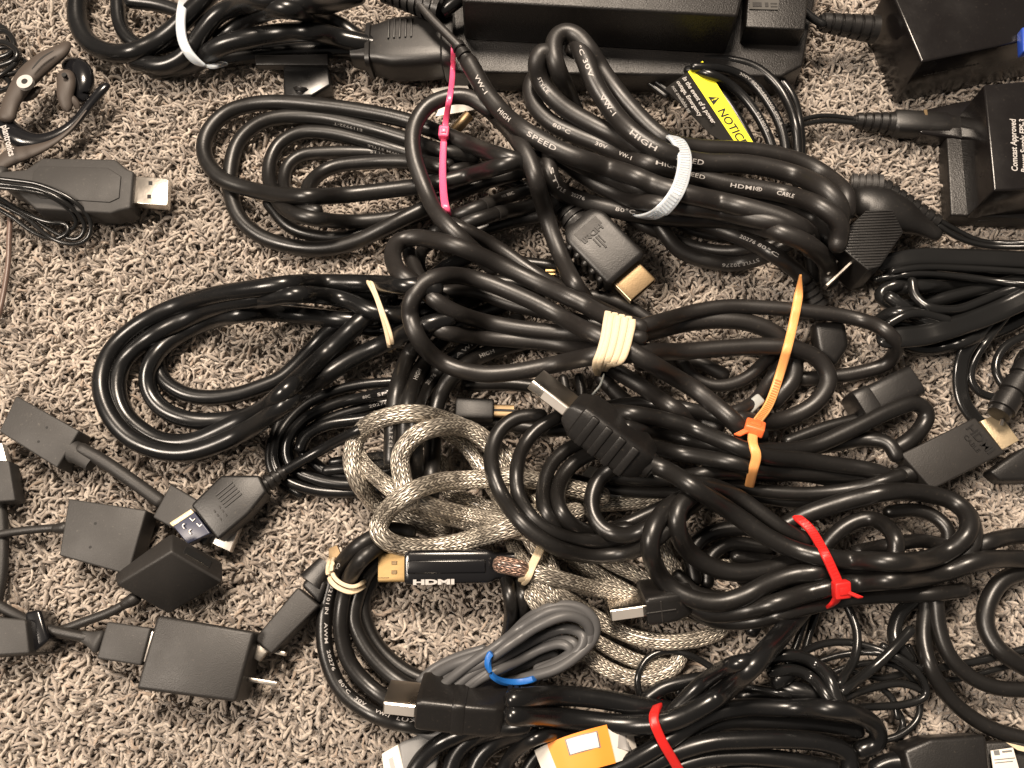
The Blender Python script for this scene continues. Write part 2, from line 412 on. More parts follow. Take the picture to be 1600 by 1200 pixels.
def surf_z(px, py, names=None, rad=5.0):                 # top of the pile at a picture point
    best = None
    for nm in (names or ORDER):
        s = STR[nm]; d = np.hypot(s.p[:, 0]-px, s.p[:, 1]-py); i = d.argmin(); h = s.w/2
        if d[i] < h+1:
            zz = s.p[i, 2]+s.r*min(1, s.oval)*math.sqrt(max(0, 1-(d[i]/h)**2))
            best = zz if best is None else max(best, zz)
    return best
def drape(pts, names=None, lift=.8, ends=None, step=4, sm=8, hw=6):
    p = crs([(x, y, 0) for x, y in pts], step); z = np.array([max((surf_z(x+o, y, names) or 0) for o in (-hw, 0, hw)) for x, y in p[:, :2]])
    z0 = z+lift; zz = z0.copy()
    for _ in range(40):                                  # pull the strap taut over the high points
        zz[1:-1] = np.maximum(.5*(zz[:-2]+zz[2:]), z0[1:-1])
    for _ in range(25): zz[1:-1] = np.maximum(.25*zz[:-2]+.5*zz[1:-1]+.25*zz[2:], z0[1:-1]-.25)
    if ends:
        n = len(zz); k = max(2, int(n*.12))
        for i in range(k):
            t = (1-i/k)**2
            if ends[0] is not None: zz[i] = zz[i]*(1-t)+ends[0]*t
            if ends[1] is not None: zz[n-1-i] = zz[n-1-i]*(1-t)+ends[1]*t
    p[:, 2] = zz; return Parr(p[:, 0], p[:, 1], p[:, 2])
def ribbon_vf(C, w, th, wdir=None, w1=None, taper0=False, bulge=.25):
    n = len(C); t = np.gradient(C, axis=0); t /= np.linalg.norm(t, axis=1)[:, None]
    if wdir is None:
        ch = C[-1]-C[0]; wd = nrm((ch[1], -ch[0], 0))
    else: wd = nrm((wdir[0], -wdir[1], 0))
    V = []; F = []; k = 8
    for i in range(n):
        b = nrm(wd - t[i]*wd.dot(t[i])); nn = np.cross(b, t[i]); nn = nn if nn.dot(CAMP-C[i]) > 0 else -nn
        ww = w if w1 is None else w+(w1-w)*i/(n-1)
        if taper0: ww *= min(1, .25+i/(n*.12))
        for (a, c) in ((-.5, -.5), (-.5, .15), (-.42, .42), (-.2, .5), (.2, .5), (.42, .42), (.5, .15), (.5, -.5)):
            V.append(C[i]+b*a*ww+nn*(c*th+bulge*th*0))
    for i in range(n-1):
        for j in range(k): F.append((i*k+j, i*k+(j+1) % k, (i+1)*k+(j+1) % k, (i+1)*k+j))
    F.append(tuple(range(k-1, -1, -1))); F.append(tuple((n-1)*k+j for j in range(k)))
    return V, F
def teeth_vf(C, w, th, f0, f1, wdir=None, pitch=1.3):
    L = np.concatenate([[0], np.cumsum(np.linalg.norm(np.diff(C, axis=0), axis=1))]); t = np.gradient(C, axis=0); t /= np.linalg.norm(t, axis=1)[:, None]
    if wdir is None: ch = C[-1]-C[0]; wd = nrm((ch[1], -ch[0], 0))
    else: wd = nrm((wdir[0], -wdir[1], 0))
    out = []
    for q in np.arange(f0*L[-1], f1*L[-1], pitch):
        c = np.array([np.interp(q, L, C[:, i]) for i in range(3)]); tt = nrm([np.interp(q, L, t[:, i]) for i in range(3)])
        b = nrm(wd-tt*wd.dot(tt)); nn = np.cross(b, tt); nn = nn if nn.dot(CAMP-c) > 0 else -nn
        V = [c+b*sx*w*.32+tt*sy*pitch*.24+nn*(th*.5+zz) for sx in (-1, 1) for sy in (-1, 1) for zz in (-.1, .22)]
        out.append((V, [(0, 1, 3, 2), (4, 6, 7, 5), (0, 4, 5, 1), (2, 3, 7, 6), (1, 5, 7, 3)]))
    return join(*out)
def ribs(fr, x0, x1, r0, r1, n, gap=.5, e=2.0, flat=1.0):   # segmented strain relief
    secs = []; p = (x1-x0)/n
    for i in range(n):
        a = x0+i*p; ra = r0+(r1-r0)*i/n; rb = r0+(r1-r0)*(i+1)/n
        d = min(.9, ra*.3)
        secs += [(a, ra-d, (ra-d)*flat), (a+p*.26, ra-d, (ra-d)*flat), (a+p*.30, ra, ra*flat), (a+p*.96, rb, rb*flat), (a+p*.999, rb-d, (rb-d)*flat)]
    return loft(fr, secs, 18, e)
# ------------------------------------------------------------------ the carpet
def carpet_mats():
    m = bpy.data.materials.new('beige_frieze_yarn'); m.use_nodes = True; N, L = nt(m); b = N['Principled BSDF']
    oi = N.new('ShaderNodeObjectInfo'); cr = N.new('ShaderNodeValToRGB'); cr.color_ramp.interpolation = 'CONSTANT'
    els = [(0, (0.40, 0.345, 0.295)), (.22, (0.33, 0.282, 0.24)), (.40, (0.47, 0.41, 0.35)), (.60, (0.31, 0.262, 0.222)), (.72, (0.49, 0.425, 0.36)), (.86, (0.27, 0.225, 0.19)), (.96, (0.37, 0.295, 0.235))]
    e = cr.color_ramp.elements; e[0].position = 0; e[0].color = (*els[0][1], 1); e[1].position = els[1][0]; e[1].color = (*els[1][1], 1)
    for p, c in els[2:]:
        x = e.new(p); x.color = (*c, 1)
    L.new(oi.outputs['Random'], cr.inputs[0])
    tc = N.new('ShaderNodeTexCoord'); geo = N.new('ShaderNodeNewGeometry')
    big = N.new('ShaderNodeTexNoise'); big.inputs['Scale'].default_value = 14; big.inputs['Detail'].default_value = 3; L.new(geo.outputs['Position'], big.inputs['Vector'])
    mr = N.new('ShaderNodeMapRange'); mr.inputs['From Min'].default_value = .3; mr.inputs['From Max'].default_value = .7; mr.inputs['To Min'].default_value = .74; mr.inputs['To Max'].default_value = 1.03
    L.new(big.outputs['Fac'], mr.inputs['Value'])
    hs = N.new('ShaderNodeHueSaturation'); L.new(mr.outputs[0], hs.inputs['Value']); L.new(cr.outputs[0], hs.inputs['Color'])
    fb = N.new('ShaderNodeTexNoise'); fb.inputs['Scale'].default_value = 1400; fb.inputs['Detail'].default_value = 4; L.new(geo.outputs['Position'], fb.inputs['Vector'])
    mr2 = N.new('ShaderNodeMapRange'); mr2.inputs['From Min'].default_value = .3; mr2.inputs['From Max'].default_value = .7; mr2.inputs['To Min'].default_value = .7; mr2.inputs['To Max'].default_value = 1.2
    L.new(fb.outputs['Fac'], mr2.inputs['Value'])
    h2 = N.new('ShaderNodeHueSaturation'); L.new(mr2.outputs[0], h2.inputs['Value']); L.new(hs.outputs[0], h2.inputs['Color']); L.new(h2.outputs[0], b.inputs['Base Color'])
    bp = N.new('ShaderNodeBump'); bp.inputs['Strength'].default_value = .5; bp.inputs['Distance'].default_value = .0003; L.new(fb.outputs['Fac'], bp.inputs['Height']); L.new(bp.outputs[0], b.inputs['Normal'])
    b.inputs['Roughness'].default_value = .8; b.inputs['Specular IOR Level'].default_value = .2
    b.inputs['Sheen Weight'].default_value = .5; b.inputs['Sheen Roughness'].default_value = .5
    g = mat('carpet_backing', (0.30, 0.25, 0.20), .95, bump=.5, bscale=300)
    return m, g
YM, BACK = carpet_mats()
def ground():
    c = P(800, 600, 0)
    V = [(c[0]+x*1500, c[1]+y*1500, -11) for x, y in ((-1, -1), (1, -1), (1, 1), (-1, 1))]
    o = mesh_obj('carpet_floor', V, [(0, 1, 2, 3)], BACK, None, smooth=False); tag(o, 'carpet base under the pile', None, None, 'structure')
ground()
def yarn(i):
    r = random.Random(100+i); n = 14; k = 8
    L = r.uniform(9.5, 14); rad = r.uniform(.44, .82); p = np.array((0., 0., -10.)); az = r.uniform(0, 2*PI); el = math.radians(r.uniform(55, 88))
    pts = [p.copy()]; ds = L/(n-1); curl = r.uniform(-.42, .42); fall = r.uniform(.08, .24)
    for j in range(n-1):
        f = j/(n-1)
        d = np.array((math.cos(az)*math.cos(el), math.sin(az)*math.cos(el), math.sin(el)))
        p = p+d*ds; pts.append(p.copy())
        if f > .25: el -= fall*1.3*r.uniform(.6, 1.4)*(1 if el > -.3 else -.5)
        az += curl*r.uniform(.3, 1.5)+r.uniform(-.38, .38); el += r.uniform(-.16, .16)
    C = np.array(pts); C -= np.array((C[-4:, 0].mean(), C[-4:, 1].mean(), 0))
    t = np.gradient(C, axis=0); t /= np.linalg.norm(t, axis=1)[:, None]
    u = nrm(np.cross(t[0], (1, 0, .1))); V = []; tw = r.uniform(1.6, 2.8)/1.9; ph = r.uniform(0, 6)
    for j in range(n):
        u = nrm(u-t[j]*u.dot(t[j])); v = np.cross(t[j], u)
        rj = rad*(1.0 if j < n-1 else .55)*(1 if j < n-2 else .92)*(1+.10*math.sin(j*1.7+ph))
        for q in range(k):
            th = 2*PI*q/k; rr = rj*(.66+.46*abs(math.cos(th-j*tw*.55-ph)))*(1+r.uniform(-.14, .14))
            V.append(C[j]+(u*math.cos(th)+v*math.sin(th))*rr)
    F = [(j*k+q, j*k+(q+1) % k, (j+1)*k+(q+1) % k, (j+1)*k+q) for j in range(n-1) for q in range(k)]
    F.append(tuple((n-1)*k+q for q in range(k)))
    me = bpy.data.meshes.new('yarn_tuft'); me.from_pydata((np.array(V)*S).tolist(), [], F); me.update()
    me.polygons.foreach_set('use_smooth', [True]*len(me.polygons)); me.materials.append(YM)
    return bpy.data.objects.new('yarn_tuft', me)
def carpet():
    yc = bpy.data.collections.new('yarn_tufts')
    NV = 48
    for i in range(NV): yc.objects.link(yarn(i))
    step = 1.32; x0, x1, y0, y1 = -300, 300, -80, 410
    gx, gy = np.meshgrid(np.arange(x0, x1, step), np.arange(y0, y1, step)); gx, gy = gx.ravel(), gy.ravel()
    ox, oy = np.meshgrid(np.arange(-460, 460, 2.2), np.arange(-230, 640, 2.2)); ox, oy = ox.ravel(), oy.ravel()   # a little sparser beyond the picture
    out = (ox < x0) | (ox > x1) | (oy < y0) | (oy > y1); gx = np.concatenate([gx, ox[out]]); gy = np.concatenate([gy, oy[out]]); n = gx.size
    pts = np.stack([gx+rng.uniform(-1.3, 1.3, n), gy+rng.uniform(-1.3, 1.3, n), rng.normal(0, 1.3, n)-.6], 1)
    me = bpy.data.meshes.new('carpet_pile'); me.vertices.add(n); me.vertices.foreach_set('co', (pts*S).astype(np.float32).ravel())
    # neighbouring tufts lean together in small swirls
    ph = 2.2*np.sin(pts[:, 0]*.061+1.3*np.sin(pts[:, 1]*.045))+2.0*np.cos(pts[:, 1]*.07+pts[:, 0]*.03)+rng.normal(0, .9, n)
    rot = np.stack([rng.normal(0, .12, n), rng.normal(0, .12, n), ph], 1).astype(np.float32)
    a = me.attributes.new('rot', 'FLOAT_VECTOR', 'POINT'); a.data.foreach_set('vector', rot.ravel())
    a = me.attributes.new('scl', 'FLOAT', 'POINT'); a.data.foreach_set('value', rng.uniform(.82, 1.16, n).astype(np.float32))
    a = me.attributes.new('pick', 'INT', 'POINT'); a.data.foreach_set('value', rng.integers(0, NV, n).astype(np.int32))
    me.update(); o = bpy.data.objects.new('carpet_pile', me); COL.objects.link(o)
    tag(o, 'beige and grey frieze carpet pile of curled twisted yarn', 'carpet', None, 'stuff')
    ng = bpy.data.node_groups.new('carpet_tufts', 'GeometryNodeTree')
    ng.interface.new_socket('Geometry', in_out='INPUT', socket_type='NodeSocketGeometry'); ng.interface.new_socket('Geometry', in_out='OUTPUT', socket_type='NodeSocketGeometry')
    N, L = ng.nodes, ng.links; gi = N.new('NodeGroupInput'); go = N.new('NodeGroupOutput')
    ci = N.new('GeometryNodeCollectionInfo'); ci.inputs['Collection'].default_value = yc; ci.inputs['Separate Children'].default_value = True; ci.inputs['Reset Children'].default_value = True
    ip = N.new('GeometryNodeInstanceOnPoints'); ip.inputs['Pick Instance'].default_value = True
    def attr(nm, ty):
        q = N.new('GeometryNodeInputNamedAttribute'); q.data_type = ty; q.inputs['Name'].default_value = nm; return q.outputs[0]
    L.new(gi.outputs[0], ip.inputs['Points']); L.new(ci.outputs[0], ip.inputs['Instance']); L.new(attr('pick', 'INT'), ip.inputs['Instance Index'])
    L.new(attr('rot', 'FLOAT_VECTOR'), ip.inputs['Rotation']); L.new(attr('scl', 'FLOAT'), ip.inputs['Scale']); L.new(ip.outputs[0], go.inputs[0])
    md = o.modifiers.new('tufts', 'NODES'); md.node_group = ng
carpet()
# ------------------------------------------------------------------ traces of every cable (picture pixels, height in mm)
# top-left thick cord
T('cordA1', 30, '330,-12,22 300,18,20 262,54,14 220,78,8 180,84,5 143,70,5 123,40,5 121,0,6 130,-25,6')
T('cordA2', 22, '183,-12,6 188,40,5 207,66,5 235,75,4 290,62,4')
T('cordA3', 28, '213,96,5 255,103,6 288,88,10 316,52,17 345,20,22 400,3,24 470,-6,24')
T('cordA4', 30, '240,108,4 300,100,7 345,72,15 400,58,19 440,52,20 490,50,18 540,62,13 590,72,10')
T('cordA5', 28, '345,60,12 390,30,17 430,14,20 480,20,17 530,40,10 560,60,8')
T('cordA6', 26, '330,96,3 400,86,5 460,80,6 530,78,7 590,80,8')
T('cordA7', 22, '205,2,8 250,8,8 290,22,9 330,45,9')
T('cordA8', 26, '400,-8,18 450,2,19 500,10,17 560,-5,14')
# coil with the pink tie
T('cordB1', 25, '860,262,9 800,249,10 760,236,11 700,212,12 633,188,12 567,174,11 500,165,9 433,160,7 390,164,6 352,178,5 325,207,5 319,240,5 343,277,6 400,298,9 460,307,11 520,306,12 600,298,13 690,285,13 760,266,11 800,254,10 850,242,9')
T('cordB2', 24, '740,244,7 690,236,8 633,217,9 567,198,8 500,184,7 433,184,6 398,197,5 371,225,4 360,265,3 360,300,3 374,340,3 405,368,3 450,384,4 500,389,5 550,380,6 600,357,8 640,337,9 700,308,9 750,287,8 810,270,8')
T('cordB3', 22, '700,258,4 640,240,5 567,219,5 510,207,5 467,208,4 434,228,3 420,265,3 426,300,3 450,330,3 500,343,4 560,346,5 610,341,5 670,326,6')
T('cordB4', 22, '690,262,7 640,253,7 570,254,7 517,262,6 490,280,4 479,300,3 484,322,2')
T('cordB5', 20, '620,242,3 560,238,3 515,238,3 470,243,2 449,260,2 444,290,2 458,318,2 495,330,2')
T('cordB6', 20, '420,318,2 450,353,2 485,367,2 533,371,2 575,362,3 625,346,4 680,330,4')
T('cordB7', 22, '690,345,6 720,335,7 760,320,8 810,302,7 860,288,6')
T('cordB8', 22, '680,362,5 730,347,7 780,333,8 830,322,7 880,306,5')
T('cordB9', 22, '700,376,5 745,362,6 800,346,7 850,336,6 900,322,5')
T('cordB10', 20, '690,255,3 740,262,3 790,282,3 840,300,3')
T('cordB11', 20, '640,292,3 700,268,4 780,262,4 850,275,4')
# printed thick coil under the white tie
T('cordE1', 14, '640,-14,30 668,22,30 700,55,30 717,72,29')
T('cordE2', 29, '733,98,28 745,120,28 763,150,28 793,184,28 833,213,28 883,239,28 933,257,28 983,272,28 1033,292,27 1080,305,26 1130,316,24 1185,330,23 1233,346,20 1264,367,14 1268,390,8')
T('cordE3', 28, '905,190,14 885,140,20 866,90,25 867,62,29 881,50,32 900,55,34 922,80,34 947,120,34 985,168,33 1025,208,31 1050,224,30 1100,232,28 1160,235,26 1215,243,24 1262,258,22 1297,280,20 1321,305,17 1322,330,12')
T('cordE4', 30, '896,78,22 901,68,30 911,86,36 933,138,37 970,190,36 1003,219,35 1047,242,33 1100,254,31 1160,256,30 1210,264,28 1255,278,26 1290,298,23 1312,325,18 1310,350,12')
T('cordE5', 29, '882,140,12 872,112,18 861,90,25 850,80,29 839,95,29 846,130,29 880,167,29 930,197,29 975,219,28 1033,246,26 1080,276,22 1130,298,19 1190,312,18 1240,326,16 1280,348,12 1290,375,8')
T('cordE6', 28, '850,112,18 838,118,21 829,137,22 836,165,23 860,191,24 893,208,25 950,231,25 1000,252,27 1050,265,28 1083,274,28 1133,287,28 1200,298,27 1245,308,25 1285,325,22 1312,350,17 1309,382,11')
T('cordE7', 28, '858,238,12 857,262,13 868,292,14 905,312,17 950,325,18 1000,334,19 1060,340,18 1110,342,18 1165,348,18 1215,362,18 1262,382,16 1292,410,13 1296,440,8')
T('cordE8', 27, '868,238,16 905,270,18 950,296,20 1000,314,22 1060,322,22 1120,330,22 1180,342,21 1225,352,18 1260,372,14')
T('cordE9', 26, '875,240,20 930,268,21 985,290,22 1033,302,22 1080,312,22 1130,330,21 1190,342,19')
T('cordE10', 18, '985,342,6 1020,360,5 1070,380,5 1130,392,5 1190,386,6 1240,372,7')
T('cordE11', 24, '1030,352,5 1060,390,5 1105,408,5 1150,412,5 1195,400,6 1235,378,8')
T('cordE12', 24, '1040,330,14 1080,345,15 1130,361,16 1180,382,16 1215,402,15 1240,420,14 1256,436,13')
T('cordE13', 15, '1030,330,5 1080,360,4 1150,372,4 1220,368,4')
T('cordE14', 20, '1200,330,6 1235,350,6 1262,390,5 1270,440,5')
# lone loop ending in the gold plug
T('cordF1', 26, '770,418,17 745,396,18 717,370,19 683,333,21 660,285,23 646,240,24 647,200,25 667,167,26 700,152,27 733,152,27 765,172,26')
T('cordF2', 26, '765,172,18 800,208,20 827,250,21 847,315,20 867,377,18 893,435,16 920,475,12 960,515,6')
T('cordF3', 24, '820,245,10 838,272,11 858,300,13 886,338,15')
# rubber-banded coil in the middle
T('cordG1', 27, '690,470,8 655,450,10 622,424,13 613,400,15 620,380,17 645,371,19 683,376,20 733,392,21 790,418,22 850,447,22 905,472,22 955,498,21 1000,512,18')
T('cordG2', 27, '975,548,20 943,530,22 900,508,24 850,480,25 800,457,25 750,438,24 700,430,23 662,443,22 641,477,21 646,513,20 667,547,20 700,571,20 750,584,21 800,582,22 850,573,22 900,562,22 950,552,20')
T('cordG3', 25, '632,428,8 650,443,9 668,460,10 700,482,12 740,498,14 800,511,16 867,519,18 940,524,19 1000,528,18')
T('cordG4', 25, '636,480,7 660,499,8 690,517,10 740,526,13 800,531,15 860,536,16 920,549,18 960,556,18')
T('cordG5', 22, '640,440,5 680,455,6 740,456,9 800,476,12 860,490,14 940,510,16')
T('cordG6', 24, '640,396,8 650,425,7 668,452,6')
T('cordG7', 23, '705,350,14 740,366,14 785,392,14 825,420,14 870,448,14 930,478,14 975,500,13')
T('cordG8', 20, '690,372,6 660,390,6 655,420,5 668,442,5')
T('cordG9', 20, '925,462,9 973,474,9 1015,500,8 1040,515,6')
T('cordG10', 23, '960,528,18 987,515,18 1040,499,18 1083,487,18 1133,479,17 1200,481,17 1267,487,16 1333,497,14 1378,513,12 1401,540,9 1388,566,6 1343,582,5 1307,588,4 1255,592,3')
T('cordG11', 28, '960,536,19 1000,523,18 1040,512,17 1083,503,16 1133,500,15 1180,507,14 1220,528,12 1240,560,9 1238,592,6 1210,625,4')
T('cordG12', 27, '960,556,18 1010,550,18 1067,549,18 1133,544,17 1200,541,16 1243,545,14 1280,563,12 1295,592,10 1277,627,8 1240,650,6 1200,660,5 1155,655,4')
T('cordG13', 28, '950,522,20 987,549,20 1033,577,20 1083,607,18 1117,633,14 1150,662,10 1170,690,6')
T('cordG14', 20, '1060,555,5 1083,588,5 1117,603,5 1160,594,5 1195,565,6 1215,545,6')
T('cordG15', 26, '955,575,12 1017,613,10 1067,647,8 1120,668,6')
T('cordG16', 25, '940,590,8 980,630,7 1040,660,6 1100,680,5')
T('cordG17', 22, '1130,585,4 1080,562,4 1040,560,5 1000,570,6')
T('cordG18', 20, '1130,650,4 1175,630,4 1205,590,4 1225,560,5')
# big loop on the left with a rubber band
T('cordC1', 28, '680,452,10 640,447,11 567,443,12 467,443,12 400,451,11 333,462,10 267,482,9 207,515,8 170,555,7 158,600,7 170,645,7 200,682,7 240,702,7 285,708,7 333,697,8 400,664,8 443,634,9 493,598,10 550,561,11 600,537,12 640,517,12 700,498,10')
T('cordC2', 28, '610,462,8 560,452,9 480,455,9 400,466,8 330,482,7 290,499,6 235,528,5 193,566,5 183,605,5 194,645,5 219,671,5 253,689,5 300,690,6 367,662,7 410,640,8 450,608,10 485,575,11 520,543,11 560,505,11 600,475,9')
T('cordC3', 27, '590,500,4 540,500,5 467,492,6 400,489,6 333,500,5 283,522,4 247,550,4 231,583,4 235,615,4 257,641,4 300,657,5 350,657,5 400,645,5 450,612,5 490,575,5 530,540,5')
T('cordC4', 24, '247,540,3 252,588,3 283,613,3 317,621,3 367,617,3 400,607,3 440,590,3 480,552,3 520,512,3 560,490,3')
T('cordC5', 26, '370,478,5 420,466,9 467,460,13 510,463,14 550,472,13 585,488,11 640,490,9 700,480,7')
T('cordC6', 22, '450,482,3 500,492,3 545,508,3 600,515,4 660,505,4')
T('cordC7', 24, '560,470,5 620,478,6 690,470,6')
T('cordC8', 22, '660,445,5 700,415,5 750,395,5')
# coil under the middle
T('cordH1', 25, '760,455,5 700,488,7 655,530,9 632,570,10 620,610,9 615,650,7 612,720,4')
T('cordH2', 25, '790,475,5 730,500,6 685,540,8 655,580,9 638,625,9 634,680,6 636,760,4')
T('cordH3', 24, '810,500,4 760,522,6 715,555,7 675,590,8 652,630,8 648,690,6 652,770,3')
T('cordH4', 26, '840,530,4 780,545,5 730,568,7 697,600,9 681,635,9 676,700,6 672,780,3')
T('cordH5', 16, '880,592,4 884,620,4 870,650,4')
T('cordH6', 16, '905,590,4 909,620,5 895,650,5')
T('cordH7', 22, '730,600,3 800,600,3 870,612,3 930,640,4')
T('cordH8', 22, '720,640,3 780,660,3 850,672,3')
T('cordH9', 22, '690,430,4 780,440,4 860,450,4')
T('cordH10', 20, '770,405,5 830,412,5 900,420,5')
# thin printed coil with the black plug
T('cordD1', 17, '660,592,5 613,597,6 567,601,6 517,613,5 477,633,4 447,663,3 431,693,3 428,720,3 440,745,3 480,764,3 540,770,3 620,762,3')
T('cordD2', 18, '660,608,7 613,613,8 567,621,8 517,634,7 478,654,6 453,682,5 448,708,4 458,732,3 490,748,3 545,757,3 620,748,3')
T('cordD3', 18, '660,620,5 607,628,6 560,640,6 517,654,6 487,670,5 470,688,4 474,708,3 492,724,2 517,740,2 560,744,2 620,735,2')
T('cordD4', 19, '650,640,5 600,650,6 557,657,7 510,664,7 480,680,6 470,700,5')
T('cordD5', 17, '620,640,9 580,662,10 545,680,10 500,704,9 450,733,8 440,739,8')
T('cordD6', 15, '650,708,4 607,712,4 560,716,4 520,722,3')
T('cordD7', 15, '650,722,4 607,725,4 560,730,4 510,735,3')
T('cordD8', 16, '440,650,2 425,690,2 421,720,2 432,748,2 470,772,2')
# silver braided cable
T('cordI1', 28, '860,800,7 820,745,8 778,702,9 740,676,11 700,658,13 650,646,13 607,651,12 570,668,10 551,702,9 553,738,8 570,768,7 597,795,6 640,815,5 690,828,4')
T('cordI2', 26, '556,705,5 570,728,6 600,755,7 640,785,7 700,808,7 767,822,8 840,835,8')
T('cordI3', 29, '640,785,8 628,745,10 626,712,12 647,682,14 685,667,15 730,670,15 765,695,14 785,735,12 805,790,9 830,840,7 860,890,5')
T('cordI4', 24, '690,672,8 720,690,8 748,725,8 775,770,7 810,815,6')
T('cordI5', 30, '940,775,9 870,758,12 800,746,15 733,750,17 683,754,17 637,772,16 602,802,14 591,830,13 610,848,13 655,856,14 710,850,15 770,833,15 840,812,13 900,800,9')
T('cordI6', 26, '620,762,7 660,785,8 710,800,8 767,812,9 830,818,9 880,820,7')
T('cordI7', 24, '700,768,5 740,786,5 790,797,6 850,800,6')
T('cordI8', 26, '800,886,16 860,901,15 917,917,13 985,930,9', z=14)
T('cordI8b', 26, '782,882,17 797,885,17 815,889,16')
T('cordI9', 24, '840,840,6 880,862,7 910,882,8 945,905,8 990,930,6')
T('cordI10', 24, '900,850,5 950,877,6 1010,905,6 1060,930,5')
T('cordI11', 25, '820,890,4 870,925,4 920,958,6 967,986,7 1010,1000,8 1060,1003,8 1100,996,7 1128,982,6 1125,966,6 1090,960,5 1050,955,4')
T('cordI12', 23, '860,960,3 900,985,4 935,1004,5 970,1022,5 1005,1036,5 1040,1038,4')
T('cordI13', 25, '830,930,3 870,985,4 910,1018,5 950,1046,6 990,1060,6 1027,1056,6 1055,1040,5 1062,1026,4')
T('cordI14', 24, '795,830,4 808,865,5 835,900,5 865,935,4')
T('cordI15', 22, '800,848,3 820,890,3 850,940,3')
T('cordI16', 24, '780,720,4 830,760,5 890,785,5 960,787,5 1040,778,5 1110,770,4')
T('cordI17', 24, '1030,835,4 1045,875,4 1075,920,3')
T('cordI18', 22, '1080,870,3 1140,885,3 1200,880,3')
T('cordI19', 20, '690,720,3 700,760,3 730,780,3')
# loops of the orange-tied coil
T('cordJ1', 24, '845,650,18 810,652,19 785,668,20 771,692,20 768,727,20 783,772,20 803,803,20 832,833,20 870,856,20 917,868,19 967,866,18 1010,853,17 1045,825,15 1075,795,13 1110,770,11')
T('cordJ2', 22, '870,652,19 838,672,20 817,700,20 807,733,20 810,772,18 828,805,17 858,830,16 900,842,15 950,845,15 1000,832,14 1050,800,13')
T('cordJ3', 22, '920,688,17 890,700,18 864,722,19 850,755,18 850,795,17 868,822,15 900,835,13 960,825,12 1040,790,10')
T('cordJ4', 24, '960,700,17 920,710,18 893,727,19 874,755,19 872,788,18 890,817,16 930,833,14 980,826,13')
T('cordJ5', 25, '990,710,16 960,728,18 935,750,19 924,780,19 928,808,18 947,830,17 985,836,16 1020,820,14 1050,796,12 1090,780,10')
T('cordJ6', 26, '880,645,16 940,643,19 1000,648,20 1067,664,21 1117,684,22 1165,703,22 1200,713,21 1250,718,19 1317,728,16 1360,735,14 1390,748,10 1380,770,5')
T('cordJ7', 25, '985,690,16 1040,704,17 1090,713,17 1140,722,17 1185,730,17 1240,737,15 1310,742,13 1370,750,9')
T('cordJ8', 24, '940,742,13 1000,748,14 1060,746,14 1120,738,15 1180,740,15 1260,742,12 1330,756,9')
T('cordJ9', 26, '1060,690,10 1130,702,11 1200,705,12 1267,698,14 1333,670,15 1395,640,15 1430,630,14 1448,645,12 1441,667,9 1418,690,7 1398,702,5')
T('cordJ10', 23, '1150,695,9 1220,703,9 1290,697,9 1345,687,9 1388,693,8 1400,712,6')
T('cordJ11', 22, '1080,752,10 1140,758,11 1200,768,13 1267,771,13 1333,764,14 1380,752,14 1407,743,14')
T('cordJ12', 22, '930,640,8 1000,630,8 1080,640,8 1150,662,8 1190,680,8')
T('cordJ13', 24, '980,668,10 1040,678,11 1100,692,11 1160,700,11')
T('cordJ14', 22, '860,672,10 920,670,10 980,676,10')
T('cordJ15', 20, '880,745,8 960,765,8 1050,770,8 1150,772,8 1250,785,8 1330,775,7')
T('cordJ16', 20, '1230,690,5 1290,668,6 1340,655,6')
# coil with the red tie, and the plug on top of the heap
T('cordK1', 29, '1010,722,28 1040,734,28 1067,750,27 1117,783,25 1160,812,24 1200,840,23 1233,856,22 1267,867,21 1310,874,20 1367,877,20 1433,877,19 1480,862,18 1512,833,16 1512,805,15 1488,783,15 1450,772,15 1400,768,16 1350,776,17 1300,790,18 1255,806,17 1225,822,14')
T('cordK2', 29, '1105,762,14 1070,778,16 1040,797,17 1021,825,18 1016,860,18 1033,902,18 1067,930,18 1117,942,18 1160,932,19 1200,912,20 1240,898,20 1290,893,19 1340,886,17 1400,880,14')
T('cordK3', 29, '1083,770,17 1060,795,20 1058,825,20 1075,860,20 1110,885,19 1150,895,18 1200,890,16 1240,875,14')
T('cordK4', 29, '1070,940,13 1110,958,14 1160,955,16 1210,943,18 1260,927,19 1310,915,19 1370,908,18 1430,903,17 1480,893,15 1530,876,13 1570,873,11 1620,874,10')
T('cordK5', 24, '1050,930,10 1085,957,11 1130,972,12 1180,970,13 1230,957,15 1280,945,16 1330,935,16 1400,930,14 1460,928,11 1505,922,8')
T('cordK6', 26, '1085,755,20 1120,762,20 1155,778,20 1190,803,20 1225,828,18 1260,845,15')
T('cordK7', 25, '1280,866,12 1298,842,14 1325,820,16 1358,810,16 1385,822,14 1400,845,12 1399,866,8')
T('cordK8', 22, '1340,862,8 1400,850,8 1440,845,8 1475,852,8')
T('cordK9', 22, '1390,800,9 1430,797,10 1462,808,10 1482,830,9 1480,852,7')
T('cordK10', 24, '1085,905,8 1080,865,9 1100,838,9 1150,825,9 1200,830,9 1240,842,9')
T('cordK11', 22, '1105,910,6 1110,870,6 1140,850,6 1200,855,6')
T('cordK12', 26, '1495,885,8 1530,853,9 1570,840,9 1620,835,9')
T('cordK13', 22, '1060,900,9 1085,925,10 1130,935,10')
T('cordK14', 26, '1400,900,8 1470,880,9 1515,860,9 1522,830,9 1515,805,8')
T('cordK15', 22, '1150,870,5 1220,880,5 1300,895,5')
T('cordK16', 22, '1160,905,6 1200,912,8 1250,905,10')
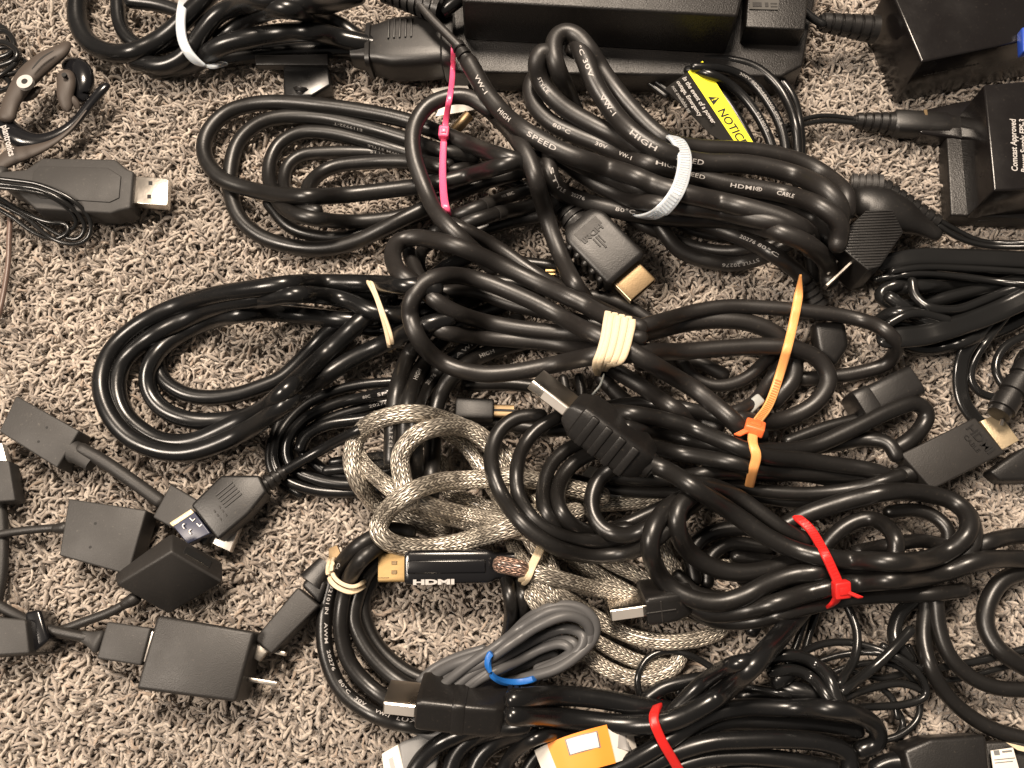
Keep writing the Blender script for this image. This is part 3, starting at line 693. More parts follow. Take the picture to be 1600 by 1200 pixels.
# round coil low on the left
T('cordL1', 25, '640,832,6 610,828,7 582,840,8 552,860,9 528,890,9 512,933,8 506,980,7 511,1028,6 533,1077,5 573,1110,5 617,1128,5 668,1134,5 720,1130,5')
T('cordL2', 25, '650,850,5 615,845,6 585,858,8 560,880,10 543,912,10 534,950,9 533,987,8 545,1033,6 575,1070,5 613,1097,5 650,1110,5 700,1112,5')
T('cordL3', 24, '660,868,4 625,862,5 598,872,7 575,893,8 558,933,8 553,967,7 569,1007,6 595,1040,5 630,1068,4 680,1090,4')
T('cordL4', 22, '640,880,3 605,885,4 580,912,5 568,945,4 577,985,3 600,1020,3 640,1052,3 690,1070,3')
T('cordL5', 22, '760,868,4 785,890,4 796,925,4 799,955,4 792,1000,4 775,1035,3')
T('cordL6', 22, '780,880,3 812,915,3 820,960,3 812,1010,3')
# grey cable
T('cordM1', 16, '650,1090,6 672,1062,8 705,1040,10 755,1022,12 790,1000,13 830,963,14 875,946,13 910,951,12 930,972,10 928,996,8 905,1022,8 870,1045,8 825,1058,8 785,1068,8')
T('cordM2', 16, '665,1100,5 700,1060,8 755,1035,12 800,1005,15 845,976,16 890,962,14 918,975,11 922,998,8 900,1022,6')
T('cordM3', 16, '690,1090,5 740,1050,9 790,1025,13 840,997,15 885,982,13 912,993,10 908,1012,8 880,1032,7 840,1050,7')
T('cordM4', 15, '700,1095,4 755,1058,8 805,1035,11 850,1012,13 880,1006,12 893,1016,9 878,1030,6 840,1045,5')
T('cordM5', 14, '645,1080,3 670,1050,5 710,1028,7 755,1014,9')
T('cordM6', 15, '633,1108,4 645,1125,5 675,1130,6 705,1122,6 745,1110,5')
T('cordM7', 14, '650,1140,4 675,1150,5 700,1140,6 730,1125,5')
T('cordM8', 14, '655,1155,3 685,1163,4 715,1150,5 745,1130,5')
T('cordM9', 12, '835,1065,6 800,1075,7 760,1078,6')
T('cordM10', 15, '672,1088,7 725,1044,11 775,1010,14 815,980,15 860,955,14 895,955,13 920,972,10 920,1005,8 890,1035,7 850,1056,6')
T('cordM11', 14, '710,1085,5 770,1045,9 820,1020,10 860,1003,11 890,1000,10 902,1010,8 890,1028,6 850,1046,5 800,1062,5')
T('cordM12', 13, '740,1085,3 790,1055,5 830,1035,5 860,1022,5 872,1024,4 850,1040,3')
# coil along the bottom
T('cordN1', 31, '802,1093,18 850,1088,16 900,1088,16 950,1094,15 1000,1104,14 1050,1112,12')
T('cordN2', 32, '802,1117,18 860,1120,15 920,1127,15 970,1132,15 1030,1130,16 1067,1119,17 1117,1091,17 1160,1055,16 1198,1017,15 1230,980,12 1255,950,9')
T('cordN3', 24, '1040,1125,14 1065,1098,16 1100,1064,17 1140,1040,17 1185,1028,15 1215,1000,12')
T('cordN4', 22, '780,1215,6 800,1180,7 830,1156,8 880,1144,9 940,1148,9 1000,1142,8')
T('cordN5', 22, '815,1220,5 835,1185,6 860,1162,7 910,1152,8')
T('cordN6', 27, '640,1215,5 660,1185,7 690,1160,8 730,1143,9 775,1133,9')
T('cordN7', 27, '700,1215,5 712,1180,7 735,1155,8 775,1140,9 820,1133,9')
T('cordN8', 27, '735,1220,4 752,1180,6 785,1155,7 830,1142,8')
T('cordN9', 28, '920,1218,12 985,1190,14 1033,1163,15 1075,1135,15 1117,1114,15 1167,1105,14 1220,1106,13 1280,1106,13 1335,1115,13 1368,1135,12 1372,1158,8 1345,1172,4')
T('cordN10', 28, '980,1218,12 1050,1178,14 1110,1160,15 1170,1156,15 1230,1156,14 1290,1162,12 1325,1178,10 1328,1205,6')
T('cordN11', 26, '1030,1210,9 1090,1188,10 1150,1182,10 1220,1186,10 1300,1200,8')
T('cordN12', 24, '1085,1150,8 1130,1130,8 1200,1128,8 1290,1135,7 1340,1142,6')
T('cordN13', 22, '1010,1092,7 1035,1075,9 1077,1064,9 1120,1058,8')
T('cordN14', 22, '1110,1215,8 1180,1202,8 1260,1212,8')
T('cordN15', 26, '1160,1090,6 1220,1075,6 1270,1085,6')
T('cordN16', 24, '860,1222,5 930,1200,6 1000,1180,7')
T('cordN17', 24, '1175,985,9 1190,960,9 1210,930,8')
T('cordN18', 26, '1215,1062,8 1262,1040,8 1297,1060,7 1310,1100,5')
# thin tangle low on the right
T('cordO1', 11, '1000,1092,6 996,1060,7 1010,1030,8 1040,1017,8 1083,1026,7 1120,1048,5')
T('cordO2', 12, '1230,1035,9 1273,1010,8 1317,1003,7 1367,1013,6 1413,1033,6 1443,1064,6 1447,1087,7 1417,1100,8 1355,1105,9 1300,1110,9')
T('cordO3', 14, '1318,935,5 1330,960,7 1339,988,8 1336,1027,9 1312,1068,9')
T('cordO4', 16, '1422,985,11 1393,1017,11 1360,1047,11 1317,1080,10')
T('cordO5', 11, '1438,1090,4 1434,1123,4 1407,1148,4 1367,1159,3 1320,1165,3')
T('cordO6', 12, '1300,1098,5 1367,1074,7 1410,1068,7 1445,1080,5')
T('cordO7', 20, '1180,1040,9 1225,1024,11 1262,1030,11 1292,1055,10 1308,1095,6')
T('cordO8', 18, '1205,1050,8 1243,1047,9 1273,1063,9 1300,1100,6')
T('cordO9', 10, '1260,1040,5 1320,1022,6 1380,1022,6 1430,1050,5')
T('cordO10', 10, '1280,1060,4 1340,1038,5 1400,1040,5 1440,1080,4')
T('cordO11', 10, '1395,1100,3 1412,1130,3 1400,1155,3')
T('cordO12', 11, '1330,1050,4 1380,1060,4 1420,1050,4')
T('cordO13', 13, '1380,1010,5 1415,1035,5 1440,1045,5 1490,1040,5 1540,1030,5 1620,1010,5')
T('cordO14', 10, '1420,1010,3 1450,1060,3 1500,1060,3 1560,1045,3 1620,1030,3')
T('cordO15', 12, '1260,955,4 1250,990,4 1235,1030,5')
T('cordO16', 12, '1275,960,3 1262,1000,3 1255,1030,4')
T('cordO17', 13, '1060,1080,5 1110,1072,6 1170,1075,6 1240,1085,6 1300,1090,5')
T('cordO18', 12, '1220,1130,4 1260,1125,4 1300,1140,4')
T('cordO19', 22, '1432,935,6 1405,960,7 1398,1000,6 1420,1030,4')
T('cordO20', 11, '1377,1075,4 1395,1092,4 1402,1120,4')
# loops low on the far right
T('cordP1', 24, '1449,935,7 1443,1000,8 1457,1050,8 1483,1090,8 1523,1124,7 1567,1145,7 1630,1160,7')
T('cordP2', 24, '1462,935,9 1468,985,10 1485,1027,10 1517,1058,9 1560,1075,9 1630,1078,8')
T('cordP3', 27, '1640,885,7 1600,893,7 1565,908,7 1543,943,7 1540,977,6 1558,1012,6 1600,1042,6 1640,1060,6')
# flat cords far right
T('cordQ1', 30, '1380,412,14 1430,402,15 1500,402,15 1560,404,15 1640,408,15', oval=.42)
T('cordQ2', 11, '1370,436,13 1430,428,14 1500,432,14 1560,440,14 1640,447,14')
T('cordQ3', 11, '1395,424,15 1440,418,16 1520,420,16 1640,428,16')
T('cordQ4', 15, '1425,440,11 1428,460,12 1450,480,13 1493,484,13 1535,470,13 1570,456,12 1630,440,12')
T('cordQ5', 34, '1385,528,9 1440,524,11 1500,508,12 1555,488,13 1630,452,13', oval=.45)
T('cordQ6', 20, '1450,522,3 1400,516,4 1372,505,6 1386,492,7 1425,489,7 1480,498,7 1560,470,7 1630,440,8')
T('cordQ7', 20, '1450,450,3 1398,446,4 1374,460,5 1392,475,6 1430,476,6 1500,460,6 1580,440,6 1630,430,6')
T('cordQ8', 22, '1400,450,2 1430,448,5 1500,447,5 1630,445,6')
T('cordQ9', 14, '1390,505,8 1415,492,9 1440,490,9 1480,500,8')
T('cordQ10', 22, '1398,532,2 1440,545,5 1520,530,5 1570,512,5 1630,480,5')
T('cordQ11', 24, '1400,512,2 1480,520,3 1560,490,3 1630,465,3')
T('cordQ12', 26, '1392,425,2 1420,430,4 1500,425,4 1630,425,5')
T('cordQ13', 22, '1400,480,2 1440,492,3 1500,478,3 1630,455,3')
T('cordQ14', 20, '1390,465,6 1440,497,7 1500,505,7 1560,488,7 1630,462,7')
T('cordR1', 24, '1560,490,5 1528,520,5 1506,555,5 1500,600,5 1508,633,4 1530,662,3', oval=.5)
T('cordR2', 13, '1575,492,5 1548,525,5 1524,560,5 1516,590,4 1530,613,4 1567,623,4 1620,625,4')
T('cordR3', 13, '1630,518,5 1598,526,5 1566,546,5 1555,577,4 1572,607,4 1590,612,4')
T('cordR4', 16, '1630,545,3 1600,552,3 1590,580,3 1600,600,3')
# small cords
T('cordS1', 13, '1238,-20,24 1250,8,22 1268,27,20 1286,38,18')
T('cordS2', 8, '1215,204,8 1245,190,8 1283,181,7 1338,186,6')
T('cordS3', 8, '1215,212,8 1248,197,8 1288,189,7 1338,192,6')
T('cordS4', 9, '1463,342,10 1500,363,6 1533,377,5 1620,380,5')
T('cordS5', 9, '1466,352,9 1498,372,6 1540,384,5 1620,386,5')
T('cordS6', 9, '940,106,10 1000,114,9 1045,143,8 1100,185,7')
T('cordS7', 9, '940,113,9 998,121,8 1040,150,7')
T('cordU1', 15, '1100,92,12 1140,94,14 1180,105,14 1213,132,13 1234,168,12 1245,210,10 1246,262,8')
T('cordU2', 15, '1085,105,13 1130,108,15 1170,125,16 1200,160,15 1222,205,13 1230,262,9')
T('cordU3', 15, '1075,110,11 1115,118,15 1150,140,16 1180,175,15 1203,220,13 1212,262,9')
T('cordU4', 15, '1085,120,12 1120,140,14 1150,180,14 1175,225,12 1190,262,9')
T('cordU5', 14, '1105,86,9 1160,92,10 1205,112,10 1238,150,9 1250,200,8 1252,262,6')
T('cordU6', 14, '1090,130,9 1118,160,10 1145,205,10 1165,250,8')
T('cordU7', 14, '1095,150,7 1110,185,7 1130,230,7')
# left side thin cords
T('cordV1', 9, '-15,52,6 8,48,8 20,60,9 22,78,8 8,88,6 -15,92,6')
T('cordV2', 9, '-15,66,7 6,66,9 24,76,10 28,90,9 -15,108,6')
T('cordV3', 8, '-15,78,5 15,74,7 32,84,8 20,104,7 -15,128,5')
T('cordV4', 8, '-15,96,4 18,90,6 42,96,6 30,112,6 -15,120,4')
T('cordV5', 9, '-15,40,4 5,42,5 14,55,5 12,75,5')
T('cordV6', 8, '-15,118,4 10,122,5 18,135,4 -15,145,4')
T('cordW1', 7, '-15,278,19 30,283,19 60,288,19 95,302,18 125,322,16 142,348,9 138,372,5 115,382,5 80,372,6 40,340,8 -15,312,9')
T('cordW2', 7, '-15,286,19 30,291,19 62,296,19 95,312,18 122,334,13 133,356,6 122,374,4 90,366,5 45,336,7 -15,304,8')
T('cordW3', 7, '-15,320,8 20,340,7 50,362,5 85,374,5 108,362,6 104,350,8 78,348,9 40,334,9 -15,300,9')
T('cordW4', 7, '-15,292,19 40,298,19 80,308,18 112,332,14 120,352,6 100,366,4')
T('cordX1', 8, '16,338,3 14,380,4 13,410,4 8,445,3 1,480,3 -8,510,3')
# dongle leads
T('cordY1', 21, '128,702,10 160,720,9 200,747,8 250,783,8')
T('cordY2', 13, '104,824,7 70,826,6 30,830,5 -20,838,5')
T('cordY3', 15, '206,938,9 175,955,7 130,972,5 85,988,6 50,990,7')
T('cordY4', 16, '-20,935,5 20,958,7 60,978,9 100,989,9 135,996,8')
T('cordY5', 18, '0,778,4 4,830,4 2,900,4 -10,960,4')
solve()
if __import__('os').environ.get('ZDUMP'):
    for n_ in ORDER:
        s_ = STR[n_]; print(n_, 'r%.1f' % s_.r, [round(float(z), 1) for z in s_.p[::max(1, len(s_.p)//6), 2]])
# ------------------------------------------------------------------ the things
def vt(parent, name, pts, m, flat=1.0, n=20, e=2.0, sharp=60):     # pts: (px, py, z, width px): a limb of changing width
    p = crs([(a, b, c) for a, b, c, d in pts], 3.0)
    k = np.array([(a, b) for a, b, c, d in pts], float); L = np.concatenate([[0], np.cumsum(np.linalg.norm(np.diff(k, axis=0), axis=1))])
    q = np.concatenate([[0], np.cumsum(np.linalg.norm(np.diff(p[:, :2], axis=0), axis=1))]); q = q/q[-1]*L[-1]
    w = np.interp(q, L, [d for *_, d in pts]); w = np.convolve(np.pad(w, 3, 'edge'), np.ones(7)/7, 'valid')
    C = Parr(p[:, 0], p[:, 1], p[:, 2]); t = np.gradient(C, axis=0); t /= np.linalg.norm(t, axis=1)[:, None]
    V = []; F = []; m_ = len(C); mm = mmpx(p[:, 0].mean(), p[:, 1].mean(), p[:, 2].mean())
    for i in range(m_):
        Y = nrm(np.cross((0, 0, 1.), t[i])); Z = np.cross(t[i], Y); r = w[i]/2*mm
        f = 1.0; d = min(i, m_-1-i)
        if d < 3: f = (.55, .84, .96)[d]
        for j in range(n):
            th = 2*PI*j/n; c, s_ = math.cos(th), math.sin(th)
            V.append(C[i]+Y*r*f*math.copysign(abs(c)**(2/e), c)+Z*r*f*flat*math.copysign(abs(s_)**(2/e), s_))
    for i in range(m_-1):
        for j in range(n): F.append((i*n+j, i*n+(j+1) % n, (i+1)*n+(j+1) % n, (i+1)*n+j))
    F.append(tuple(range(n-1, -1, -1))); F.append(tuple((m_-1)*n+j for j in range(n)))
    return mesh_obj(name, V, F, m, parent, sharp=sharp)
def hull(parent, name, pts, m, b=.8):
    bm = bmesh.new()
    for p in pts: bm.verts.new(p)
    bmesh.ops.convex_hull(bm, input=bm.verts)
    bmesh.ops.dissolve_limit(bm, angle_limit=math.radians(4), verts=bm.verts, edges=bm.edges)
    if b: bmesh.ops.bevel(bm, geom=list(bm.edges), offset=b, segments=3, profile=.5, affect='EDGES', clamp_overlap=True)
    bm.verts.ensure_lookup_table(); V = [tuple(v.co) for v in bm.verts]; F = [[v.index for v in f.verts] for f in bm.faces]; bm.free()
    return mesh_obj(name, V, F, m, parent)
def part(parent, name, vf, m, **k): return mesh_obj(name, vf[0], vf[1], m, parent, **k)
def pslab(parent, name, pts, z, thick, m, b=.6, **k): return part(parent, name, slab(pts, z, thick, b, **k), m)
def qfr(p0, p1, p3, z):                          # frame on a quad face: X p0->p1, Y roughly p0->p3
    A, B, D = (P(p[0], p[1], p[2] if len(p) > 2 else z) for p in (p0, p1, p3))
    X = nrm(B-A); Z = nrm(np.cross(X, D-A)); Z = Z if Z[2] > 0 else -Z; Y = np.cross(Z, X)
    return (A, X, Y, Z)
def dots(parent, pts, z, r=.55):
    for x, y in pts: part(parent, 'pin_hole', cylz(P(x, y, z), r, z-.3, z+.05), M['dark'])
def cord(name, label, strands, m, at, group=None, cat='cable', jn='jacket'):
    t = thing(name, label, cat, at, group); j = jacket(t, strands, m, jn); return t
def names(pre): return [n for n in ORDER if n.rstrip('0123456789') == pre]
def hdmi_shell(parent, fr, x0, x1, m, hw=6.9, hh=2.2, dark=True):
    V, F = loft(fr, [(x0, hw, hh), (x1-.3, hw, hh), (x1, hw-.15, hh-.15), (x1, hw-.7, hh-.7), (x1-3, hw-.7, hh-.7)], 28, 9)
    sh = part(parent, 'metal_shell', (V, F), m, sharp=30)
    if dark: part(parent, 'contact_tongue', box(fr, x0, x1-.8, -hw*.7, hw*.7, -.5, .6, .1, 1), M['dark'])
    return sh

GC = 'bundled cables lying across the carpet'
# ---- top-left power cord
t = cord('power_cable', 'thick black power cord coiled under the white tie at the top left', names('cordA'), M['gloss'], (250, 90), GC)
fr, L = frame((578, 80, 11), (708, 72, 14))
pl = part(t, 'plug', loft(fr, [(-8, 6, 5), (-1, 8, 6.5), (-.5, 11.2, 8), (1.5, 11.6, 8.3), (2, 10.2, 7.6), (5, 10.8, 8), (12, 13.2, 8.6), (28, 13.6, 8.8), (34, 13.2, 8.6), (35, 15, 9.4), (L, 15, 9.4), (L+1, 14.4, 9)], 28, 5), M['plug'])
for i in range(5):
    part(pl if False else t, 'grip_ridge', box(fr, 10+i*2.6, 10.9+i*2.6, -1, 9.5, 8.2, 9.5, .25), M['plug'])
# ---- second power lead running to the brick
t = thing('power_lead', 'short ribbed cord end leading into the large power brick', 'cord', (640, 5))
fr, L = frame((596, -12, 26), (690, 16, 28)); part(t, 'strain_relief', ribs(fr, 0, L, 4.2, 6.2, 8), M['plug'])
fr, L = frame((690, 20, 26), (740, -20, 32)); part(t, 'jacket', cyl(fr, 0, L, 3.4, 16, b=.6), M['gloss'])
# ---- the big power brick
t = thing('power_brick', 'large black power brick with a wider base across the top of the picture', 'power adapter', (960, 100))
pslab(t, 'upper_case', [(722, 1), (1153, 25), (1180, -95), (715, -120)], 40, 25, M['brick'], b=1.3)
pslab(t, 'lower_case', [(703, 112), (1222, 119), (1255, 102), (1262, 60), (1290, -80), (692, -80)], 15, 14, M['brick'], b=1.2)
pslab(t, 'end_block', [(1165, 42), (1258, 46), (1268, -60), (1172, -60)], 26, 12, M['brick'], b=.8)
pslab(t, 'rating_label', [(1171, 14), (1216, 15), (1220, -30), (1172, -30)], 26.6, .4, M['label'], b=0)
fr = qfr((1173, 13), (1213, 14), (1174, -10), 26.7)
part(t, 'label_print', join(box(fr, 1, 5, 1, 3.4, 0, .1, 0), box(fr, 6.5, 8, 1, 3.4, 0, .1, 0), box(fr, 9, 12, 1, 1.6, 0, .1, 0), box(fr, 9, 12, 2.6, 3.2, 0, .1, 0)), M['charcoal'], smooth=False)
# ---- dark plug under the cord
t = thing('black_plug', 'small black plug lying on the carpet under the thick coiled cord', 'plug', (478, 120))
pslab(t, 'body', [(442, 100), (512, 97), (517, 132), (487, 150), (443, 150)], 9, 9, M['gloss'], b=1.0)
fr, L = frame((472, 136, 8), (470, 163, 4)); part(t, 'strain_relief', ribs(fr, 0, L, 4.0, 2.8, 4), M['plug'])
pslab(t, 'flat_clip', [(398, 86), (512, 84), (513, 101), (399, 101)], 11, 4, M['plug'], b=.5)
# ---- pink tied coil
t = cord('video_cable', 'long satin black cable in wide loops held by the pink tie', names('cordB'), M['satin'], (500, 300), GC)
prints(t, [('cordB2', 'E119932-T', .185, 2.3, dict(off=.5, flip=False)), ('cordB3', 'AWM STYLE', .12, 2.2, dict(off=.6)), ('cordB5', 'STYLE', .12, 2.3, dict(off=.2, flip=True)),
           ('cordB7', 'AII 80C', .5, 2.4, dict(off=.3)), ('cordB10', 'AWM 20276', .4, 2.2, dict(off=.3))], 'dimwhite')
for nm, f in (('cordB7', .42), ('cordB8', .50), ('cordB9', .55)):
    s_ = STR[nm]; i = int(f*len(s_.C)); fr = (s_.C[i], s_.Tn[i], nrm(np.cross((0, 0, 1.), s_.Tn[i])), None); fr = (fr[0], fr[1], fr[2], np.cross(fr[1], fr[2]))
    part(t, 'tape_band', cyl(fr, -2.4, 2.4, s_.r+.12, 16), M['charcoal'])
# ---- paper tag and brass barrel
t = thing('paper_tag', 'white paper tag lying beneath the pink tie', 'tag', (705, 155))
part(t, 'sheet', slab([(673, 139), (729, 131), (748, 168), (738, 172), (680, 182), (690, 160)], 5, .35, .05, 1), M['paper'])
t = thing('barrel_plug', 'small brass coloured barrel plug beside the pink tie', 'plug', (718, 195))
fr, L = frame((706, 209, 6), (733, 179, 8)); part(t, 'barrel', cyl(fr, 1.5, L, 2.5, 20, b=.3), M['dullgold']); part(t, 'tip', cyl(fr, -1.2, 1.5, 1.7, 16, b=.3), M['yellow'])
# ---- printed thick coil
t = cord('video_cable', 'thick black cable with bold white lettering bundled under the white tie on the right', [n for n in names('cordE') if n != 'cordE1'], M['matte'], (1040, 300), GC)
jacket(t, ['cordE1'], M['matte'], 'thin_lead')
fr, L = frame((712, 66, 28.5), (741, 112, 28.2)); part(t, 'strain_relief', ribs(fr, 0, L, 2.9, 4.0, 4), M['plug'])
fr, L = frame((1250, 432, 15), (1276, 480, 9)); part(t, 'strain_relief', ribs(fr, 0, L, 4.0, 5.0, 5), M['plug'])
part(t, 'plug', slab([(1272, 503, 12), (1322, 500, 12), (1329, 540, 10), (1306, 574, 8), (1279, 552, 9)], 12, 9, 2.6, 4), M['plug'])
prints(t, [('cordE2', 'VW-1', .055, 3.4), ('cordE2', 'HIGH', .165, 3.6), ('cordE2', 'SPEED', .275, 3.6), ('cordE12', '20276 80°C', .50, 2.6, dict(off=.2)),
  ('cordE4', '°C', .055, 3.2), ('cordE4', '30V', .095, 3.7), ('cordE4', 'VW-1', .20, 3.7), ('cordE4', 'HIGH', .335, 3.7), ('cordE4', 'SPEED', .45, 3.7)])
prints(t, [('cordE6', '80°C', .18, 2.9), ('cordE6', '30V', .29, 2.9), ('cordE6', 'VW-1', .37, 2.9), ('cordE6', 'HIGH', .46, 2.9, dict(off=.35)), ('cordE6', 'SPEED', .535, 3.0, dict(off=.1)), ('cordE6', 'HDMI®', .655, 3.0), ('cordE6', 'CABLE', .765, 3.0),
  ('cordE5', 'STYLE', .19, 2.7), ('cordE7', 'STYLE', .06, 2.9, dict(off=.3)), ('cordE7', '20276', .15, 2.9, dict(off=.3)), ('cordE7', '80°C', .29, 2.9, dict(off=.1)), ('cordE9', 'HDMI®', .02, 2.8, dict(off=.35))])
prints(t, [('cordE11', 'STYLE 20276', .80, 2.7, dict(flip=True, off=.2)), ('cordE12', 'VW-1', .22, 2.6, dict(off=.1))], 'dimwhite')
# ---- loop with gold plug
t = cord('video_cable', 'plain black cable in one tall loop ending in the gold tipped plug', names('cordF'), M['matte'], (760, 300), GC)
fr, L = frame((876, 322, 16), (1016, 466, 15.5), roll=8)
part(t, 'strain_relief', ribs(fr, -1, 11.5, 4.2, 6.6, 4, flat=.85), M['plug'])
bd = part(t, 'plug', loft(fr, [(10.5, 5.5, 4.6), (11.5, 7.6, 5.4), (14.5, 9.6, 6.2), (17, 10.4, 6.4), (39.5, 10.4, 6.4), (40.8, 10, 6.1), (41.6, 9, 5.5)], 32, 8), M['plug'])
for i in range(5):
    part(bd, 'grip_rib', box(fr, 16.5+i*4.7, 19.6+i*4.7, -12.0, -9.0, -5.2, 5.4, 1.3, 3), M['plug'])
part(bd, 'logo', join(box(fr, 15.5, 19.8, -6, 6, 6.2, 6.5, .1, 1), text_flat('HDMI', rotfr(shift(fr, 19.2, 5.2, 6.5), -90), 3.6, 1.2, .03, .25)), M['charcoal'])
part(bd, 'mark', join(box(fr, 22.5, 29, -.4, .4, 6.3, 6.75, .1, 1), box(fr, 22.5, 27, .9, 1.4, 6.3, 6.75, .1, 1), box(fr, 22.5, 27, -1.8, -1.2, 6.3, 6.75, .1, 1)), M['charcoal'])
hdmi_shell(bd, fr, 41, 51.5, M['dullgold'])
part(bd, 'shell_rim', box(fr, 41.5, 51.6, -7.2, -6.8, -2.1, 2.15, .05, 1), M['palegold'])
# ---- rubber banded coil in the middle
t = cord('video_cable', 'matte black cable in long loops gathered by the thick pale rubber band', names('cordG'), M['matte'], (960, 540), GC)
# ---- big left loop
t = cord('video_cable', 'glossy thick black cable in a big oval loop on the open carpet at left', names('cordC'), M['gloss'], (300, 600), GC)
prints(t, [('cordC1', 'E119', .40, 2.4, dict(off=1.0)), ('cordC1', 'LMS', .45, 2.4, dict(off=1.05)), ('cordC6', 'E119932 AWM', .1, 2.2, dict(off=.6))], 'dimwhite')
# ---- coil under the middle
t = cord('video_cable', 'black cable bundle running down beneath the middle coil toward the braided cable', names('cordH'), M['satin'], (660, 600), GC)
prints(t, [('cordH2', 'HIGH', .60, 3.0, dict(flip=True)), ('cordH3', 'AWM', .32, 2.8, dict(flip=True)), ('cordH3', '20276', .52, 2.8, dict(flip=True)), ('cordH4', 'HIGH', .30, 3.0, dict(flip=True)),
           ('cordH1', 'E321011', .95, 2.3, dict(flip=True, off=.2)), ('cordH2', 'SPEED', .95, 2.3, dict(flip=True, off=.2))], 'dimwhite')
fr, L = frame((712, 640, 8), (772, 642, 8)); b_ = part(t, 'plug', loft(fr, boxsecs(0, L, 4.4, 3.6, 1.0), 28, 6), M['plug'])
part(b_, 'metal_shell', loft(fr, [(L-1, 2.6, 1.3), (L+8, 2.6, 1.3)], 20, 6), M['dullgold']); part(b_, 'shell_slot', box(fr, L, L+8.2, -.5, .5, 1.2, 1.5, .05, 1), M['dark'])
# small bright prong glinting in the pile
t = thing('plug_prong', 'small bright metal prong glinting between the cables above the middle coil', 'prong', (862, 425))
fr, L = frame((852, 424, 12), (868, 424, 12)); part(t, 'blade', join(box(fr, 0, L, -.2, .8, -.4, .4, .1, 1), box(fr, 0, L, -1.8, -.9, -.4, .4, .1, 1)), M['gold'])
# ---- thin printed coil
t = cord('data_cable', 'thin black cable in small nested loops beside the braided cable with a usb plug', names('cordD'), M['gloss'], (500, 700), GC)
prints(t, [('cordD2', 'HIGH', .09, 2.3, dict(flip=True)), ('cordD2', 'SPEED', .16, 2.3, dict(flip=True)), ('cordD3', 'AWM', .15, 2.3, dict(flip=True)), ('cordD3', '20276', .22, 2.2, dict(flip=True))])
prints(t, [('cordD4', 'AWM', .32, 2.2, dict(off=.2)), ('cordD2', '80C', .23, 2.1, dict(flip=True))], 'dimwhite')
fr, L = frame((445, 736, 9), (408, 762, 11)); part(t, 'strain_relief', ribs(fr, 0, L, 2.6, 4.0, 4), M['plug'])
pb = pslab(t, 'plug', [(345, 742), (405, 742), (417, 768), (388, 803), (340, 844), (297, 789)], 16, 9, M['plug'], b=1.2)
fr = qfr((302, 793), (340, 842), (345, 745), 16.1)
part(pb, 'grip_ridge', join(*[box(shift(fr, 1.5+i*1.5, 13), 0, .7, -4, 4, -.2, .25, .08, 1) for i in range(5)]), M['plug'])
part(pb, 'emblem', join(*[box(shift(fr, 6+i*2, 5+q*2.4), 0, 1.1, 0, .5, -.1, .15, .05, 1) for i in range(3) for q in range(2)]), M['charcoal'])
sh = pslab(pb, 'metal_shell', [(267, 818, 12), (301, 797, 13), (328, 833, 14), (293, 850, 13)], 13, 4.5, M['navy'], b=.35)
part(sh, 'gold_edge', slab([(264, 817, 12.2), (298, 795, 13.2), (303, 801, 13.3), (270, 823, 12.3)], 13, 4.4, .3, 2), M['palegold'])
fr = qfr((272, 822), (295, 847), (302, 800), 13.4)
part(sh, 'mark', join(*[box(shift(fr, x, y), 0, 1.6, 0, .35, -.1, .35, .03, 1) for x, y in ((2, 2), (2, 6), (5.5, 2.4), (5.5, 6.5))], *[box(shift(fr, x, y), 0, .35, 0, 1.4, -.1, .35, .03, 1) for x, y in ((2, 2), (3.5, 6), (5.5, 2.4), (7, 6.5))]), M['whitesteel'], smooth=False)
# ---- braided cable
t = cord('video_cable', 'silver braided cable with clear skin coiled in the centre', [n for n in names('cordI')], M['braid'], (700, 760), GC)
jacket(t, ['cordI8b'], M['braidcopper'], 'copper_end')
fr, L = frame((768, 884, 17), (634, 886, 17), roll=-9)
g = part(t, 'plug', loft(fr, [(-8.5, 4.8, 4.6), (-1.5, 5.0, 4.8), (-.5, 5.6, 5.2), (1.5, 6.2, 5.4), (L-2, 6.4, 5.4), (L-.6, 6.2, 5.2), (L, 5.6, 4.8)], 32, 6), M['piano'])
part(g, 'panel', box(fr, 2, L-1.2, -2.6, 2.2, 4.9, 6.1, .6, 3), M['piano'])
part(g, 'glitter_ring', cyl(fr, L-9.5, L-7.5, 1.6, 14), M['copper'])
part(g, 'sleeve', ribs(fr, -9, -2, 4.9, 5.2, 2), M['plug'])
fr2 = (loc(fr, L-3.2, 4.4, 5.45), -fr[1], -fr[2], fr[3])
part(g, 'logo', text_flat('HDMI', shift(fr2, 0, -1.7, .3), 2.5, 2.45, .05), M['white'], smooth=False)
hdmi_shell(g, fr, L-.5, L+10, M['gold'], 5.3, 2.3)
part(g, 'shell_spring', join(box(fr, L+3, L+5, 1.0, 2.4, 2.2, 2.6, .1, 1), box(fr, L+3, L+5, -2.4, -1.0, 2.2, 2.6, .1, 1), box(fr, L+6, L+9.8, 3.5, 3.8, 2.2, 2.55, .05, 1)), M['dullgold'])
# ---- orange tied coil
t = cord('video_cable', 'black cable with many round loops held by the orange tie', names('cordJ'), M['satin'], (1150, 720), GC)
t = thing('small_label', 'small white label showing through the loops left of the orange tie', 'label', (918, 738))
part(t, 'sheet', slab([(906, 745), (922, 728), (937, 731), (928, 747)], 7, .3, .05, 1), M['paper'])
t = thing('shiny_strip', 'short pale strip visible between black cables under the heap', 'strip', (968, 773)); part(t, 'sheet', slab([(945, 776), (948, 771), (984, 769), (986, 775)], 8.5, .3, .05, 1), M['greypaper'])
t = thing('plastic_cap', 'small frosted plastic cap lying just above the orange tie head', 'cap', (1176, 632))
part(t, 'body', slab([(1154, 638), (1185, 613), (1197, 626), (1171, 650)], 15, 6, 1.0, 3), M['clear'])
